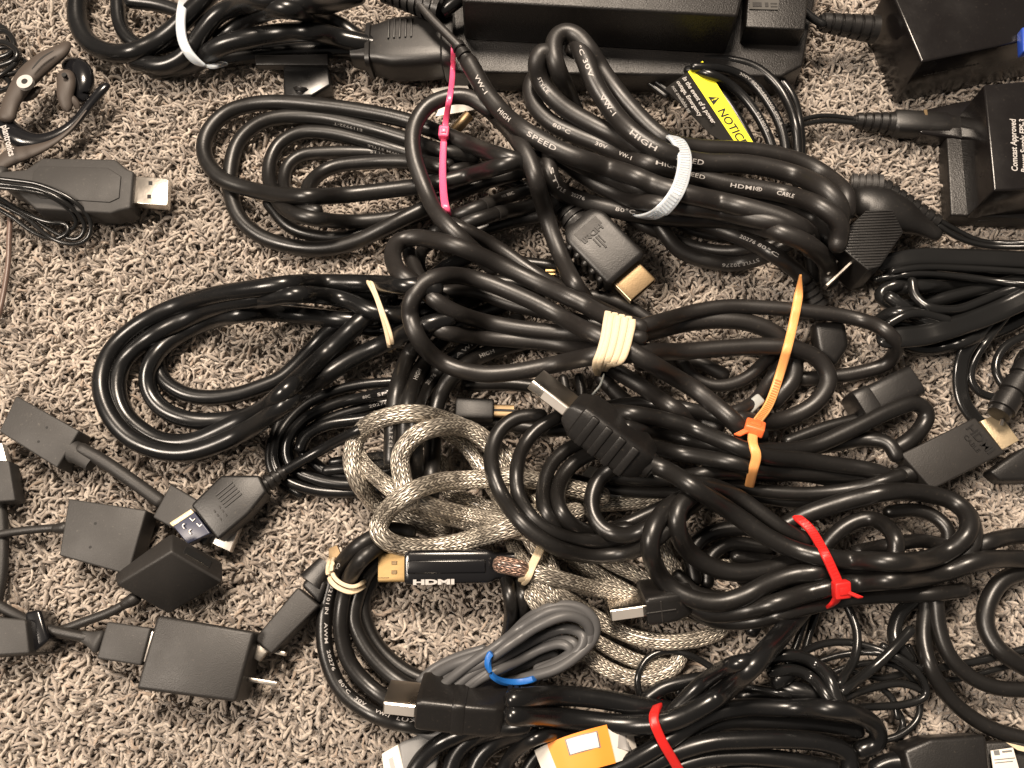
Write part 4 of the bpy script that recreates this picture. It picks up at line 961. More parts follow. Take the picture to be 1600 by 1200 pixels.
# ---- red tied coil with plug on top
t = cord('video_cable', 'black cable under the red tie, its silver tipped plug topmost on the heap', names('cordK'), M['satin'], (1250, 900), GC)
fr, L = frame((1016, 729, 28), (906, 645, 31), roll=50)
part(t, 'strain_relief', ribs(shift(fr, -1.5), 0, 3.5, 5.0, 5.4, 1), M['plug'])
g = part(t, 'plug', loft(fr, [(1.5, 5.2, 5.0), (2.5, 6.2, 6.0), (5.5, 8.4, 6.9), (8, 9.3, 7.4), (L-3, 9.6, 7.4), (L-1.2, 9.4, 7.2), (L-.6, 8.6, 6.8), (L+3, 8.0, 5.0), (L+4.2, 7.6, 3.6)], 32, 7), M['plug'])
for i in range(4):
    part(g, 'grip_ridge', box(fr, 7.0+i*6.0, 10.4+i*6.0, 8.4, 10.1, -6.7, 6.7, .7, 3), M['plug'])
hdmi_shell(g, fr, L+3.5, L+21, M['steel'], 7.0, 2.4)
part(g, 'side_highlight', box(fr, L+4.5, L+15, 6.7, 7.15, -1.8, 1.8, .15, 1), M['whitesteel'])  # highlight on the shell's narrow side, put in as brighter metal
fr, L = frame((1080, 931, 14), (1003, 942, 14), roll=62)      # second end
g = part(t, 'plug', loft(fr, [(0, 5, 4.2), (4, 7.4, 5.0), (8, 9.0, 5.6), (L-1, 9.2, 5.8), (L, 8.6, 5.3)], 32, 8), M['plug'])
part(g, 'emboss', join(box(fr, 8, 19, 9.1, 9.5, -.25, .25, .1, 1), box(fr, 13, 13.6, 9.1, 9.45, -4, 4, .1, 1)), M['charcoal'])
hdmi_shell(g, fr, L-.5, L+13, M['steel'], 7.2, 2.4)
part(g, 'side_highlight', box(fr, L+1, L+12.6, 6.9, 7.5, -1.9, 2.0, .15, 1), M['whitesteel'])  # lit edge of the shell painted with paler steel
# ---- round coil
t = cord('video_cable', 'black cable in a round coil with small white lettering on its outer turn', names('cordL'), M['satin'], (600, 1000), GC)
prints(t, [('cordL1', 'CA', .235, 2.3, dict(off=-.2)), ('cordL1', 'E321011', .315, 2.35, dict(off=.15)), ('cordL1', 'N', .395, 2.35, dict(off=.2)), ('cordL1', 'AWM', .435, 2.35, dict(off=.25)), ('cordL1', '20276', .51, 2.35, dict(off=.35)),
           ('cordL1', '80°C', .60, 2.4, dict(off=.45)), ('cordL1', '30V', .67, 2.4, dict(off=.5)), ('cordL1', 'VW-1', .745, 2.4, dict(off=.5)), ('cordL1', 'LUXSHARE', .825, 2.4, dict(off=.5))])
fr, L = frame((508, 884, 9), (486, 912, 10)); part(t, 'neck', loft(fr, [(-1, 3.6, 3.6), (L*.6, 4.6, 4.4), (L, 5.4, 4.6)], 20, 3), M['plug'])
pb = pslab(t, 'plug', [(465, 917), (499, 946), (424, 1022), (396, 999)], 14, 9, M['charcoal'], b=.8)
part(pb, 'shoulder', slab([(469, 914), (488, 893), (512, 910), (499, 944)], 13, 9, 1.6, 3), M['plug'])
sh = pslab(pb, 'metal_shell', [(403, 1002), (420, 1016), (404, 1034), (386, 1022)], 11, 4, M['steel'], b=.3)
# ---- grey coil
t = cord('phone_cable', 'thin grey cable bundled by the blue band', names('cordM'), M['grey'], (800, 1030), GC)
g = pslab(t, 'plug', [(622, 1162), (662, 1146), (690, 1163), (676, 1225), (630, 1225)], 8, 7, M['greylight'], b=1.2)
pslab(g, 'flat_end', [(596, 1178), (622, 1163), (636, 1220), (602, 1225)], 8, 4.5, M['paper'], b=.5)
pslab(g, 'contact_bar', [(607, 1186), (613, 1183), (621, 1215), (614, 1218)], 8.15, .3, M['greypaper'], b=0)
# ---- bottom coil
t = cord('video_cable', 'very glossy black cable along the bottom edge held by the lower red tie', names('cordN'), M['gloss'], (1000, 1130), GC)
fr, L = frame((790, 1108, 19), (655, 1093, 19), roll=58)
part(t, 'strain_relief', ribs(fr, -9, 0, 6.6, 7.6, 4, e=5, flat=.95), M['plug'])
g = part(t, 'plug', loft(fr, [(-.5, 6, 5), (.8, 8.0, 5.6), (4, 9.4, 6), (12, 9.9, 6.1), (L-2, 9.9, 6.1), (L-.6, 9.7, 5.9), (L, 9.1, 5.5)], 32, 8), M['plug'])
part(g, 'raised_band', loft(fr, boxsecs(13.5, 18.5, 10.2, 6.5, .8), 32, 8), M['plug'])
hdmi_shell(g, fr, L-.5, L+11.5, M['steel'], 7.2, 2.5)
part(g, 'side_highlight', box(fr, L+.5, L+11, 7.0, 7.6, -2.0, 2.0, .15, 1), M['whitesteel'])  # bright steel overlay paints the lit side of this shell
# orange and white label wrapped between the cables
t = thing('cable_label', 'curled orange and white label tucked under the bottom coil', 'label', (920, 1170))
def lab(name, pts, wpx, m, lift, th=.3, wd=(-.27, -1)):
    p = crs(pts, 3.0); C = Parr(p[:, 0], p[:, 1], p[:, 2]+lift); part(t, name, ribbon_vf(C, wpx*mmpx(910, 1170, 18), th, wd), m, sharp=60)
lab('paper', [(846, 1200, 12), (862, 1192, 16), (890, 1181, 19), (925, 1170, 20), (955, 1162, 18.5), (978, 1154, 15), (990, 1151, 11)], 56, M['paper'], 0)
lab('orange_panel', [(866, 1191, 16.6), (890, 1181, 19), (925, 1170, 20), (955, 1162, 18.5)], 57, M['orangepaper'], .35)
lab('white_box', [(886, 1168, 18.9), (910, 1161, 20), (936, 1155, 19.4)], 25, M['greylight'], .62)
lab('white_box_face', [(888, 1167.5, 19), (910, 1161, 20), (934, 1155.5, 19.5)], 22, M['paper'], .85)
lab('inner_side', [(966, 1152, 17.2), (982, 1160, 14), (972, 1172, 11)], 30, M['greypaper'], .3)
# ---- tangles at the lower right
cord('thin_cord', 'tangle of thin black cords below the red tied coil', names('cordO'), M['flat'], (1340, 1060), None, 'cord')
cord('black_cable', 'two smooth black cable loops and one round loop at the lower right edge', names('cordP'), M['satin'], (1480, 1050), GC)
cord('flat_cord', 'stack of glossy flat black cords at the right edge below the ribbed plug', names('cordQ'), M['flat'], (1500, 470), None, 'cord')
cord('thin_cord', 'thin black cords curling on the carpet above the slim grey plug at right', names('cordR'), M['flat'], (1530, 590), None, 'cord')
# ---- adapter top right
t = thing('wall_adapter', 'tall shiny black box adapter cut by the upper right corner', 'power adapter', (1420, 140))
pslab(t, 'case', [(1440, 97), (1388, -25), (1700, -75), (1700, 42)], 29, 30, M['shinybrick'], b=1.0)
fr = qfr((1440, 97), (1600, 64), (1388, -25), 29)
fs = (P(1440, 97, 29), fr[1], fr[3], -fr[2])
part(t, 'vent_line', join(*[box(fs, 6+i*1.7, 7.0+i*1.7, -11.2, -10.6, -.05, .12, .03, 1) for i in range(16)]), M['charcoal'], smooth=False)
t = thing('blue_plug', 'sliver of a bright blue plug on the shiny adapter at the right edge', 'plug', (1605, 60)); pslab(t, 'body', [(1597, 42), (1640, 36), (1644, 72), (1599, 80)], 33, 5, M['bluepart'], b=.8)
t = thing('adapter_cord', 'black cord with ribbed sleeve joining the shiny adapter at the top', 'cord', (1320, 50)); jacket(t, ['cordS1'], M['gloss'])
fr, L = frame((1280, 34, 18), (1368, 46, 15)); part(t, 'strain_relief', ribs(fr, 0, L, 4.2, 6.4, 6), M['plug'])
# ---- second adapter with printed approval text
t = thing('wall_adapter', 'black adapter with white printed text standing at the right edge', 'power adapter', (1540, 300))
pslab(t, 'base', [(1479, 214), (1486, 336), (1700, 346), (1700, 206)], 9, 9, M['brick'], b=.9)
pslab(t, 'case', [(1537, 132), (1553, 298), (1700, 290), (1700, 118)], 31, 24, M['shinybrick'], b=.9)
fr = qfr((1590, 268), (1586, 168), (1560, 268), 31.05)
part(t, 'printed_text', join(text_flat('Comcast Approved', fr, 3.55, .90, .02), text_flat('Power Supply EPS-3', shift(fr, 0, -3.9), 3.55, .90, .02)), M['white'], smooth=False)
pslab(t, 'side_housing', [(1418, 176), (1500, 158), (1548, 150), (1548, 222), (1440, 208)], 10, 9, M['shinybrick'], b=1.2)
pslab(t, 'clear_foot', [(1520, 315), (1600, 308), (1610, 345), (1530, 345)], 6, 3, M['charcoal'], b=.5)
# ---- dc plug
t = thing('adapter_cord', 'twin thin cord with ribbed black plug between the two adapters at right', 'cord', (1300, 190)); jacket(t, ['cordS2', 'cordS3'], M['flat'])
fr, L = frame((1334, 188, 7), (1395, 193, 7)); part(t, 'strain_relief', ribs(fr, 0, L, 3.4, 5.2, 5), M['plug'])
fr, L = frame((1395, 193, 7), (1530, 200, 6)); g = part(t, 'plug', loft(fr, [(-.5, 4.6, 4.2), (1, 6, 5), (L*.6, 5.8, 4.8), (L*.64, 4.9, 4.2), (L, 4.6, 4)], 24, 3), M['plug'])
part(g, 'metal_bit', box(fr, 12.5, 14, -1, 5, 3.9, 4.8, .2, 1), M['dullgold'])  # small raised piece of metal on the plug
# ---- ribbed wall plug
t = thing('wall_plug', 'black wall plug with a finely ribbed face between the printed coil and the flat cords', 'plug', (1360, 370))
vt(t, 'body', [(1332, 318, 12, 40), (1352, 318, 12, 66), (1380, 328, 12, 76), (1410, 338, 11, 62), (1440, 352, 9, 36), (1470, 368, 7, 26)], M['plug'], flat=.62)
fc = pslab(t, 'ribbed_face', [(1354, 328), (1397, 330), (1412, 362), (1376, 416), (1357, 422), (1302, 378)], 26, 20, M['plug'], b=.5)
A = P(1354, 328, 26); fr = qfr((1302, 378), (1412, 372), (1354, 328), 26)
hexw = [loc_ for loc_ in [P(x, y, 26) for x, y in [(1354, 328), (1397, 330), (1412, 362), (1376, 416), (1357, 422), (1302, 378)]]]
hx = [(float((p-fr[0]).dot(fr[1])), float((p-fr[0]).dot(fr[2]))) for p in hexw]
bits = []
for y in np.arange(min(h[1] for h in hx)+.8, max(h[1] for h in hx)-.6, 1.25):
    xs = []
    for i in range(6):
        (x0, y0), (x1, y1) = hx[i], hx[(i+1) % 6]
        if (y0-y)*(y1-y) < 0: xs.append(x0+(x1-x0)*(y-y0)/(y1-y0))
    if len(xs) == 2 and abs(xs[0]-xs[1]) > 2: bits.append(box(fr, min(xs)+.6, max(xs)-.6, y, y+.6, -.1, .4, .12, 1))
part(fc, 'rib', join(*bits), M['plug'])['kind'] = 'stuff'
fr, L = frame((1289, 449, 19), (1336, 405, 21)); part(t, 'blade', box(fr, 0, L, -.6, .6, -2.4, 2.4, .2, 1), M['steel'])
fr, L = frame((1292, 430, 17), (1303, 414, 19)); part(t, 'blade', box(fr, 0, L+2, -.5, .5, -2.4, 2.4, .2, 1), M['steel'])
fr, L = frame((1328, 287, 10), (1378, 290, 12)); part(t, 'strain_relief', ribs(fr, 0, L, 4.4, 4.8, 5), M['greyplug'])
fr, L = frame((1376, 291, 12), (1466, 348, 9)); part(t, 'strain_relief', ribs(fr, 0, L, 4.2, 3.2, 8), M['plug'])
jacket(t, ['cordS4', 'cordS5'], M['flat'], 'cord')
# ---- notice label and its cord
t = thing('power_cable', 'coiled glossy flat black cord wearing the yellow warning label', 'cord', (1180, 180)); jacket(t, names('cordU')+['cordS6', 'cordS7'], M['gloss'])
prints(t, [('cordU2', '300V 60°C 18AWG SPT-2', .30, 2.1, dict(off=.3)), ('cordU3', 'E318059', .6, 2.1, dict(off=.3)), ('cordU2', 'A005', .93, 2.1, dict(off=.2))], 'dimwhite')
t = thing('warning_label', 'black label with a yellow band and white lettering wrapped on the coiled cord', 'label', (1110, 170))
A_, B_, C_, D_ = (1075, 112, 21), (1098, 95, 20), (1181, 229, 20), (1153, 229, 21)
sheet = part(t, 'black_panel', slab([(1039, 138, 18), (1075, 112, 21), (1154, 229, 21), (1134, 224, 19), (1110, 210, 18)], 20, .35, .05, 1), M['blacklabel'])
yl = part(t, 'yellow_band', slab([A_, B_, C_, D_], 20.6, .4, .05, 1), M['yellow'])
fr = qfr(A_, D_, B_, 21)
part(yl, 'lettering', join(text_flat('NOTICE', shift(fr, 23.0, 1.3, 0), 5.6, .98, .014, lift=.12)), M['dark'], smooth=False)
w_ = shift(fr, 15.2, 1.3, .12)
part(yl, 'warning_triangle', ([loc(w_, 0, 0, 0), loc(w_, 4.8, 0, 0), loc(w_, 2.4, 4.6, 0)], [(0, 1, 2)]), M['dark'], smooth=False)
part(yl, 'exclamation', join(box(w_, 2.15, 2.65, 1.5, 3.3, .05, .1, 0), box(w_, 2.15, 2.65, .6, 1.1, .05, .1, 0)), M['yellow'], smooth=False)
part(sheet, 'lettering', join(text_flat('In the event of a power', shift(fr, 2.0, -4.4, .1), 3.2, .86, .02), text_flat('outage, Emergency', shift(fr, 2.5, -7.6, -.35), 2.9, .9, .015)), M['white'], smooth=False)
part(sheet, 'small_lettering', join(text_flat('not available to', shift(fr, 3.5, -10.6, -.95), 2.6, .95, .005)), M['dimwhite'], smooth=False)
# ---- black connector, slim grey plug, barrel, black block
t = thing('black_plug', 'black angular plug on the carpet right of the orange tied coil', 'plug', (1385, 615))
fr, L = frame((1340, 640, 8), (1425, 598, 9)); g = part(t, 'body', loft(fr, boxsecs(0, L, 6.6, 7.2, 1.0), 28, 5), M['plug']); part(t, 'collar', loft(fr, boxsecs(-1.5, 6, 7.2, 7.8, .8), 28, 5), M['plug'])
t = thing('video_plug', 'slim dark grey plug with a gold tip at the right', 'plug', (1490, 710))
b_ = pslab(t, 'body', [(1524, 652), (1571, 707), (1457, 765), (1408, 709)], 16, 9, M['charcoal'], b=.8)
fr = qfr((1509, 663), (1552, 712), (1524, 652), 16.05)
part(b_, 'logo', join(text_flat('HDMI', shift(fr, 1, -1.2), 5.0, 1.05, .02, .2), text_flat('CABLE', shift(fr, 3, -4.4), 2.6, 1.05, 0, .2)), M['plug'], smooth=False)
sh = pslab(b_, 'metal_shell', [(1532, 658), (1561, 645), (1593, 688), (1566, 703)], 13.5, 4.5, M['palegold'], b=.3)
fr, L = frame((1436, 735, 11), (1398, 748, 10)); part(t, 'strain_relief', cyl(fr, -2, L, 3.8, 18, b=.6), M['plug'])
t = thing('barrel_plug', 'round black barrel plug lying behind the slim grey plug at the right edge', 'plug', (1590, 610))
fr, L = frame((1560, 648, 20), (1625, 545, 20)); part(t, 'barrel', ribs(fr, 0, L, 5.2, 5.2, 4), M['plug'])
fr, L = frame((1564, 664, 17), (1568, 650, 19)); part(t, 'tip', cyl(fr, 0, L, .8, 10), M['steel'])
t = thing('black_plug', 'black rounded plug half hidden under the slim grey plug at the right edge', 'plug', (1580, 730))
pslab(t, 'body', [(1546, 735), (1600, 698), (1660, 690), (1660, 750), (1564, 752)], 8, 8, M['plug'], b=1.6)
# ---- lower right connector
t = thing('black_adapter', 'black moulded connector with a white sticker at the bottom right corner', 'adapter', (1490, 1185))
pslab(t, 'case', [(1412, 1171), (1455, 1153), (1542, 1148), (1552, 1240), (1430, 1240)], 16, 15, M['plug'], b=1.6)
pslab(t, 'rear_case', [(1540, 1160), (1600, 1158), (1680, 1160), (1680, 1240), (1548, 1240)], 9, 9, M['charcoal'], b=1.0)
st_ = pslab(t, 'sticker', [(1548, 1173), (1583, 1168), (1593, 1203), (1553, 1208)], 12, .5, M['paper'], b=.1)
fr = qfr((1551, 1205), (1590, 1201), (1548, 1173), 12.05)
part(st_, 'sticker_print', join(box(fr, 2.0, 4.0, 5.0, 6.6, 0, .1, 0), box(fr, 5, 8.5, 5.6, 6.2, 0, .1, 0), box(fr, 1.5, 9, 3.4, 3.7, 0, .1, 0), box(fr, 1.5, 8, 2.4, 2.7, 0, .1, 0)), M['greylight'], smooth=False)
vt(t, 'sleeve', [(1360, 1205, 5, 26), (1390, 1192, 6, 30), (1425, 1190, 8, 34)], M['gloss'])
pslab(t, 'tan_flap', [(1572, 1160), (1640, 1176), (1640, 1184), (1590, 1172)], 12, .4, M['band'], b=0)

# ---- left side: headset
t = thing('headset', 'taupe and glossy black ear hook headset at the upper left', 'headset', (60, 180))
vt(t, 'ear_clip', [(107, 66, 15, 12), (97, 78, 16, 26), (72, 95, 16, 36), (45, 118, 16, 38), (28, 142, 15, 32), (17, 162, 14, 27), (9, 190, 13, 27)], M['taupe'], flat=.55)
vt(t, 'clip_elbow', [(30, 150, 12, 22), (48, 148, 12, 20), (62, 136, 12, 10)], M['taupe'], flat=.55)
fr = qfr((0, 0), (10, 0), (0, 10), 0); c = P(39, 128, 21)
part(t, 'ring', join(cylz(c, 3.5, 19.5, 21.4, 24)), M['white']); part(t, 'ring_hole', cylz(c, 1.35, 21.3, 21.6, 16), M['dark'])
vt(t, 'groove', [(50, 108, 20.9, 2.4), (66, 90, 21.2, 3), (84, 79, 20.6, 2)], M['dark'], flat=.4)
vt(t, 'hook', [(4, 182, 9, 22), (12, 200, 9, 34), (32, 216, 9, 34), (58, 221, 9, 27), (88, 212, 9, 20), (115, 193, 9, 16), (140, 163, 10, 15), (160, 140, 11, 17), (170, 131, 11, 12)], M['piano'], flat=.7)
vt(t, 'hook_inlay', [(-4, 262, 9, 20), (16, 246, 10, 32), (45, 238, 11, 24), (80, 224, 12, 12), (110, 202, 12, 5), (135, 172, 12, 3)], M['taupe'], flat=.5)
vt(t, 'cushion', [(100, 112, 15, 26), (104, 128, 15, 30), (102, 150, 14, 26), (106, 174, 12, 14)], M['taupe'], flat=.6)
vt(t, 'cushion_arm', [(108, 150, 14, 14), (120, 163, 12, 12), (122, 170, 11, 8)], M['taupe'], flat=.6)
part(t, 'cushion_hole', cylz(P(101, 118, 19), 1.1, 18.4, 19.7, 14), M['dark'])
vt(t, 'speaker_shell', [(100, 100, 10, 22), (122, 106, 11, 34), (130, 128, 11, 36), (126, 150, 10, 26), (140, 150, 9, 14)], M['piano'], flat=.7)
fr = qfr((4, 197), (17, 248), (20, 192), 19.0)
part(t, 'printed_text', join(text_flat('plantronics', shift(fr, 0, -.4, .2), 4.3, .86, .02)), M['white'], smooth=False)
cord('earphone_cord', 'thin black cord looped behind the headset at the left edge', names('cordV'), M['flat'], (10, 90), None, 'cord')
# usb dongle
t = thing('usb_dongle', 'matte grey usb stick with a bright metal plug at the upper left', 'usb stick', (120, 290))
b_ = pslab(t, 'body', [(66, 246), (180, 248), (197, 263), (209, 267), (204, 325), (186, 328), (173, 333), (55, 326), (28, 302), (2, 290), (-4, 268), (40, 264)], 14, 11, M['greyplug'], b=1.1)
pslab(b_, 'raised_panel', [(62, 259), (168, 262), (189, 275), (186, 309), (171, 316), (62, 309), (49, 298), (51, 268)], 14.5, .9, M['greyplug'], b=.35)
sh = pslab(t, 'metal_plug', [(208, 275), (262, 279), (260, 321), (206, 317)], 11, 4.5, M['steel'], b=.25)
pslab(sh, 'open_end', [(259, 281), (263, 281), (261, 319), (257, 319)], 11.05, 4, M['whitesteel'], b=.1)
for x, y in ((235, 286), (233, 307)): pslab(sh, 'latch_hole', [(x-3, y-3), (x+3, y-3), (x+3, y+3), (x-3, y+3)], 11.08, .3, M['dark'], b=0)
vt(t, 'cable_neck', [(-12, 272, 11, 30), (10, 276, 11, 34)], M['greyplug'], flat=.7)
cord('thin_cord', 'thin shiny black cord looped over the grey usb stick', names('cordW'), M['flat'], (100, 340), None, 'cord')
cord('brown_cord', 'thin brown cord along the left edge below the usb stick', ['cordX1'], M['twine'], (12, 400), None, 'cord')
# display adapters
t = thing('display_adapter', 'grey square adapter with two pin holes, the uppermost on the left', 'adapter', (70, 680), 'small display adapters')
pslab(t, 'body', [(25, 618), (124, 673), (89, 731), (-2, 674)], 12, 11, M['greyplug'], b=.7); dots(t, [(73, 668), (60, 690)], 12)
fr, L = frame((108, 701, 8), (144, 725, 8)); part(t, 'neck', loft(fr, [(-1, 4.6, 4.2), (4, 4.4, 4.0), (5, 3.8, 3.6), (L, 3.1, 3.1)], 20, 2.4), M['greyplug'])
jacket(t, ['cordY1'], M['charcoal'])
g = pslab(t, 'plug', [(266, 756), (345, 803), (319, 852), (238, 808)], 10, 8, M['greyplug'], b=.8); pslab(g, 'metal_shell', [(322, 812), (375, 822), (359, 862), (314, 842)], 6.5, 4, M['whitesteel'], b=.2)
t = thing('display_adapter', 'grey square adapter with two pin holes beside the dark wedge shaped one', 'adapter', (160, 840), 'small display adapters')
pslab(t, 'body', [(107, 779), (229, 797), (200, 898), (92, 868)], 13, 12, M['greyplug'], b=.7); dots(t, [(149, 818), (141, 855)], 13)
jacket(t, ['cordY2'], M['charcoal']); vt(t, 'neck', [(82, 826, 6.4, 15), (96, 825, 7, 17), (108, 824, 8, 22)], M['charcoal'])
t = thing('display_adapter', 'black wedge shaped adapter standing on its edge with an open socket', 'adapter', (260, 910), 'small display adapters')
vb, va, vc, vd, vg = P(268, 831, 22), P(178, 897, 11), P(267, 862, 27), P(181, 914, 17), P(349, 879, 11)
ve = vc+(vg-vb); hull(t, 'body', [vb, va, vc, vd, vg, ve, va+vg-vb, vd+vg-vb], M['charcoal'], 1.0)
fr = (vb, nrm(vg-vb), None, nrm(np.cross(vg-vb, vc-vb))); Zq = fr[3] if fr[3][2] > 0 else -fr[3]; fr = (vb, fr[1], np.cross(Zq, fr[1]), Zq)
c_ = (vb+vg+vc+ve)/4
part(t, 'socket', box((c_, fr[1], fr[2], fr[3]), -5.6, 5.6, -1.9, 1.9, -.5, .25, .1, 1), M['dark']); part(t, 'socket_rim', box((c_, fr[1], fr[2], fr[3]), -4.5, 5.2, -2.3, -2.0, -.2, .45, .05, 1), M['steel'])
jacket(t, ['cordY3'], M['charcoal']); vt(t, 'neck', [(190, 946, 8, 16), (206, 938, 9, 20), (216, 932, 10, 24)], M['charcoal'])
t = thing('display_adapter', 'grey adapter cut by the left edge at the bottom of the row', 'adapter', (30, 995), 'small display adapters')
pslab(t, 'body', [(-60, 958), (40, 968), (46, 1021), (-60, 1028)], 17, 15, M['greyplug'], b=.8)
pslab(t, 'black_end', [(38, 956), (62, 952), (76, 1000), (50, 1022), (42, 1018)], 13, 12, M['piano'], b=1.2)
t = thing('usb_lead', 'black cable with a flat grey plug pushed into the square charger', 'cable', (190, 1005)); jacket(t, ['cordY4'], M['charcoal'])
vt(t, 'neck', [(124, 992, 9, 17), (140, 998, 9, 20), (152, 1002, 9, 34), (160, 1004, 9, 46)], M['greyplug'], flat=.55)
pslab(t, 'plug', [(167, 971), (236, 981), (220, 1040), (150, 1029)], 13, 8, M['greyplug'], b=.8); pslab(t, 'metal_shell', [(231, 986), (240, 987), (227, 1034), (218, 1033)], 11.5, 4, M['whitesteel'], b=.1)
t = thing('wall_charger', 'square grey black charger with metal prongs at the lower left', 'charger', (300, 1030))
pslab(t, 'body', [(245, 961), (398, 987), (368, 1097), (212, 1077)], 19, 17, M['charcoal'], b=1.3)
fr, L = frame((370, 1058, 9), (434, 1069, 9)); part(t, 'blade', box(fr, 0, L, -.75, .75, -1.8, 1.8, .2, 2), M['steel'])
fr, L = frame((390, 1008, 8), (447, 1022, 8)); part(t, 'blade', box(fr, 0, L, -.75, .75, -1.8, 1.8, .2, 2), M['steel'])
t = thing('grey_connector', 'grey connector with a pale tip at the left edge beside the adapters', 'connector', (10, 740))
pslab(t, 'body', [(-30, 716), (14, 720), (24, 782), (-30, 786)], 10, 8, M['greyplug'], b=.7); pslab(t, 'metal_tip', [(-30, 690), (3, 692), (11, 722), (-30, 722)], 8.5, 4, M['whitesteel'], b=.3)
jacket(t, ['cordY5'], M['charcoal'])

# ------------------------------------------------------------------ ties and bands
def tie(label, pts, wpx, m, strands=None, th=1.2, wdir=None, w1=None, ends=(3, 3), teeth=None, tm=None, head=None, name='zip_tie', lift=.9, tail=None, taper0=False, hm=None):
    t = thing(name, label, 'cable tie' if name == 'zip_tie' else 'rubber band', pts[len(pts)//2])
    C = drape(pts, strands, lift, ends); c = C[len(C)//2]; mm = mmpx(*pts[len(pts)//2], c[2])
    w = wpx*mm; V, F = ribbon_vf(C, w, th, wdir, None if w1 is None else w1*mm, taper0)
    part(t, 'strap' if name == 'zip_tie' else 'band', (V, F), m, sharp=50)
    if teeth: part(t, 'teeth', teeth_vf(C, w, th, teeth[0], teeth[1], wdir), tm or m, sharp=30)['kind'] = 'stuff'
    if head:
        d = np.hypot(*(np.array([(q[0], q[1]) for q in crs([(x, y, 0) for x, y in pts], 4)[:, :2]])-np.array(head[:2])).T); i = int(d.argmin())
        tt = nrm(C[min(i+2, len(C)-1)]-C[max(i-2, 0)]); ch = C[-1]-C[0]; wd = nrm((wdir[0], -wdir[1], 0)) if wdir else nrm((ch[1], -ch[0], 0))
        b = nrm(wd-tt*wd.dot(tt)); nn = np.cross(b, tt)
        if nn.dot(CAMP-C[i]) < 0: nn = -nn
        hw, hl = head[2]*mm/2, head[3]*mm/2; f = (C[i]+nn*1.6, tt, b, nn)
        part(t, 'head', join(box(f, -hl, hl, -hw, hw, -2, 2.0, .7, 3), box(f, -hl*.45, hl*.45, -hw*.55, hw*.55, 1.7, 2.5, .3, 2)), hm or m)
        if head[4:]:
            e = P(head[4], head[5], C[i][2]+3.5); part(t, 'tail', box((C[i]+nn*2.4, nrm(e-C[i]-nn*2.4), b, nrm(np.cross(nrm(e-C[i]-nn*2.4), b))), 0, np.linalg.norm(e-C[i]), -hw*.35, hw*.35, -.5, .5, .2, 1), hm or m)
    return t, C, w
tie('white nylon tie around the thick power cord at the top left', [(290, -14), (282, 30), (286, 66), (302, 92), (324, 104), (353, 97)], 15, M['whitetie'], names('cordA'), wdir=(1, .25))
tie('wide milky white tie cinching the printed thick coil', [(1034, 211), (1056, 217), (1069, 240), (1066, 278), (1052, 309), (1028, 334), (1004, 340), (986, 334)], 23, M['whitetie'], [n for n in names('cordE') if n not in ('cordE10', 'cordE11', 'cordE13', 'cordE14')], wdir=(1, .22), teeth=(.22, .72), lift=1.0)
tie('bright pink tie with a small square head left of the gold tipped plug', [(709, 66), (706, 130), (698, 180), (694, 213), (692, 250), (692, 283), (695, 317), (703, 350)], 8, M['pink'], None, w1=12, head=(695, 212, 16, 19), ends=(24, 5), th=1.1, wdir=(1, .1))
tie('orange tie with a long pale tail and a bright square head', [(1251, 430), (1247, 467), (1237, 517), (1221, 577), (1200, 635), (1180, 664), (1176, 690), (1182, 712), (1176, 737), (1169, 768)], 14, M['paleorange'], None, ends=(26, 8), teeth=(.38, .62), head=(1175, 672, 29, 27, 1150, 681), wdir=(1, .22), tm=M['orange'], taper0=True, hm=M['orange'])
tie('red tie with a square head binding the coil right of centre', [(1244, 806), (1266, 826), (1286, 859), (1301, 890), (1311, 917), (1306, 940), (1288, 953)], 15, M['red'], names('cordK'), teeth=(.05, .62), head=(1312, 920, 26, 27, 1338, 931), ends=(18, 8), wdir=(1, -.35))
tie('plain red tie crossing the bottom coil', [(1030, 1096), (1021, 1120), (1032, 1153), (1049, 1183), (1068, 1215)], 15, M['red'], names('cordN'), ends=(10, None), wdir=(1, -.2))
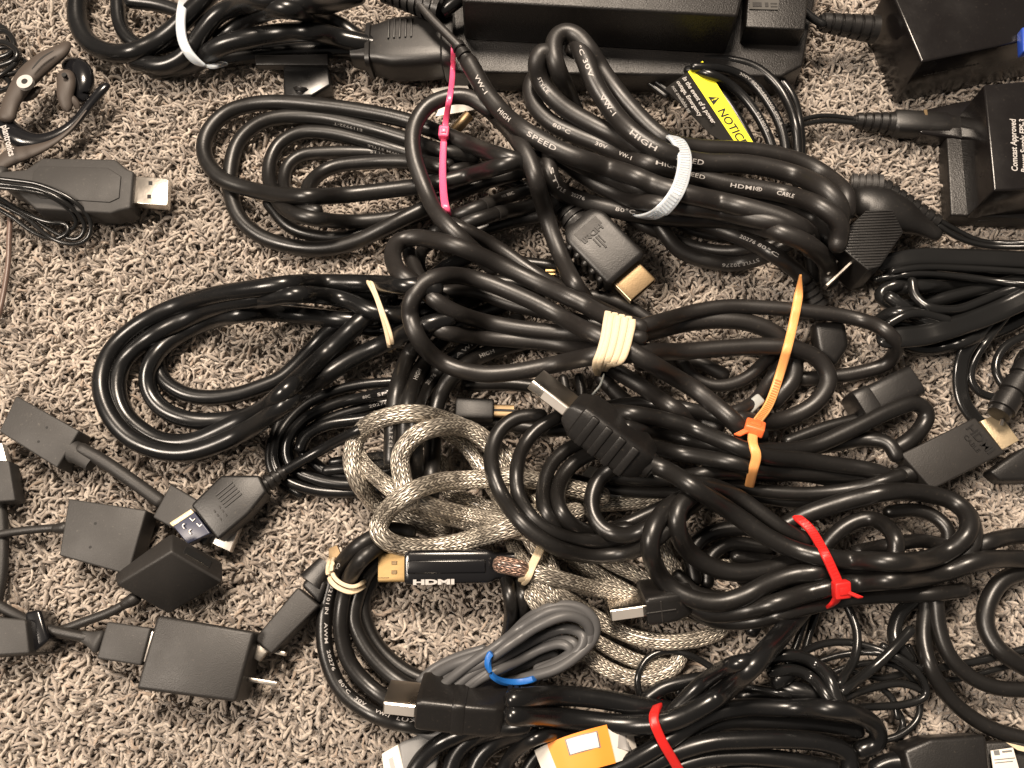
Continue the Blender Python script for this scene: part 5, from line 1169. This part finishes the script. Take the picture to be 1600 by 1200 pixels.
# rubber bands
t, C, w = tie('narrow twisted pale rubber band across the big left loop', [(571, 431), (579, 446), (588, 465), (596, 490), (603, 515), (610, 549)], 7, M['band'], names('cordC'), name='rubber_band', ends=(2, 2), wdir=(1, .1), th=1.2)
C2 = drape([(577, 431), (583, 447), (590, 465), (600, 492), (609, 517), (616, 545)], names('cordC'), 1.3, (2, 2)); part(t, 'second_turn', ribbon_vf(C2, w*.8, 1.1, (1, .1)), M['band'], sharp=50)
t = thing('rubber_band', 'thick pale rubber band wound many times around the middle coil', 'rubber band', (960, 535))
for i in range(8):
    f = i/7.; a = [(950+f*38, 488+f*9+(i % 2)*3), (947+f*41, 505+f*3), (944+f*40, 525), (938+f*40, 548), (930+f*40, 572-f*8), (934+f*26-(i % 3)*3, 585-f*16)]
    C = drape(a, names('cordG'), .9+.35*(i % 2), None); part(t, 'turn', ribbon_vf(C, 2.6, 1.5, (1, .1)), M['band'], sharp=60)
fr = None
t = thing('wire_end', 'thin pale wire end curving down from the thick rubber band', 'wire', (925, 610)); vt(t, 'wire', [(944, 584, 18, 4), (938, 602, 15, 4), (927, 615, 13, 4), (919, 627, 11, 4)], M['clear'])
t, C, w = tie('pale rubber band around the braided cable beside its plug', [(846, 849), (837, 866), (828, 885), (818, 903), (804, 914)], 8, M['band'], [n for n in names('cordI')], name='rubber_band', ends=(8, 6), wdir=(1, .3), th=1.3)
C2 = drape([(852, 852), (843, 868), (833, 888), (825, 906), (812, 917)], names('cordI'), 1.5, (8, 6)); part(t, 'second_turn', ribbon_vf(C2, w*.9, 1.2, (1, .3)), M['band'], sharp=50)
t, C, w = tie('pale rubber band around the round printed coil', [(516, 874), (513, 892), (517, 908), (532, 920), (552, 925), (574, 912)], 8, M['band'], names('cordL'), name='rubber_band', ends=(5, 3), wdir=(.3, 1), th=1.3)
C2 = drape([(522, 872), (518, 890), (523, 903), (536, 913), (554, 917), (573, 906)], names('cordL'), 1.4, (5, 3)); part(t, 'second_turn', ribbon_vf(C2, w*.8, 1.2, (.3, 1)), M['band'], sharp=50)
part(t, 'loose_fold', slab([(513, 857, 9), (526, 851, 9), (533, 868, 10), (521, 884, 8), (513, 876, 8)], 9, 1.2, .3, 2), M['dullgold'])
tie('blue rubber band around the thin grey cable', [(773, 1013), (762, 1030), (764, 1048), (778, 1062), (800, 1066), (822, 1064), (842, 1058)], 10, M['blueband'], names('cordM'), name='rubber_band', ends=(6, 5), wdir=(.6, 1), th=1.3)
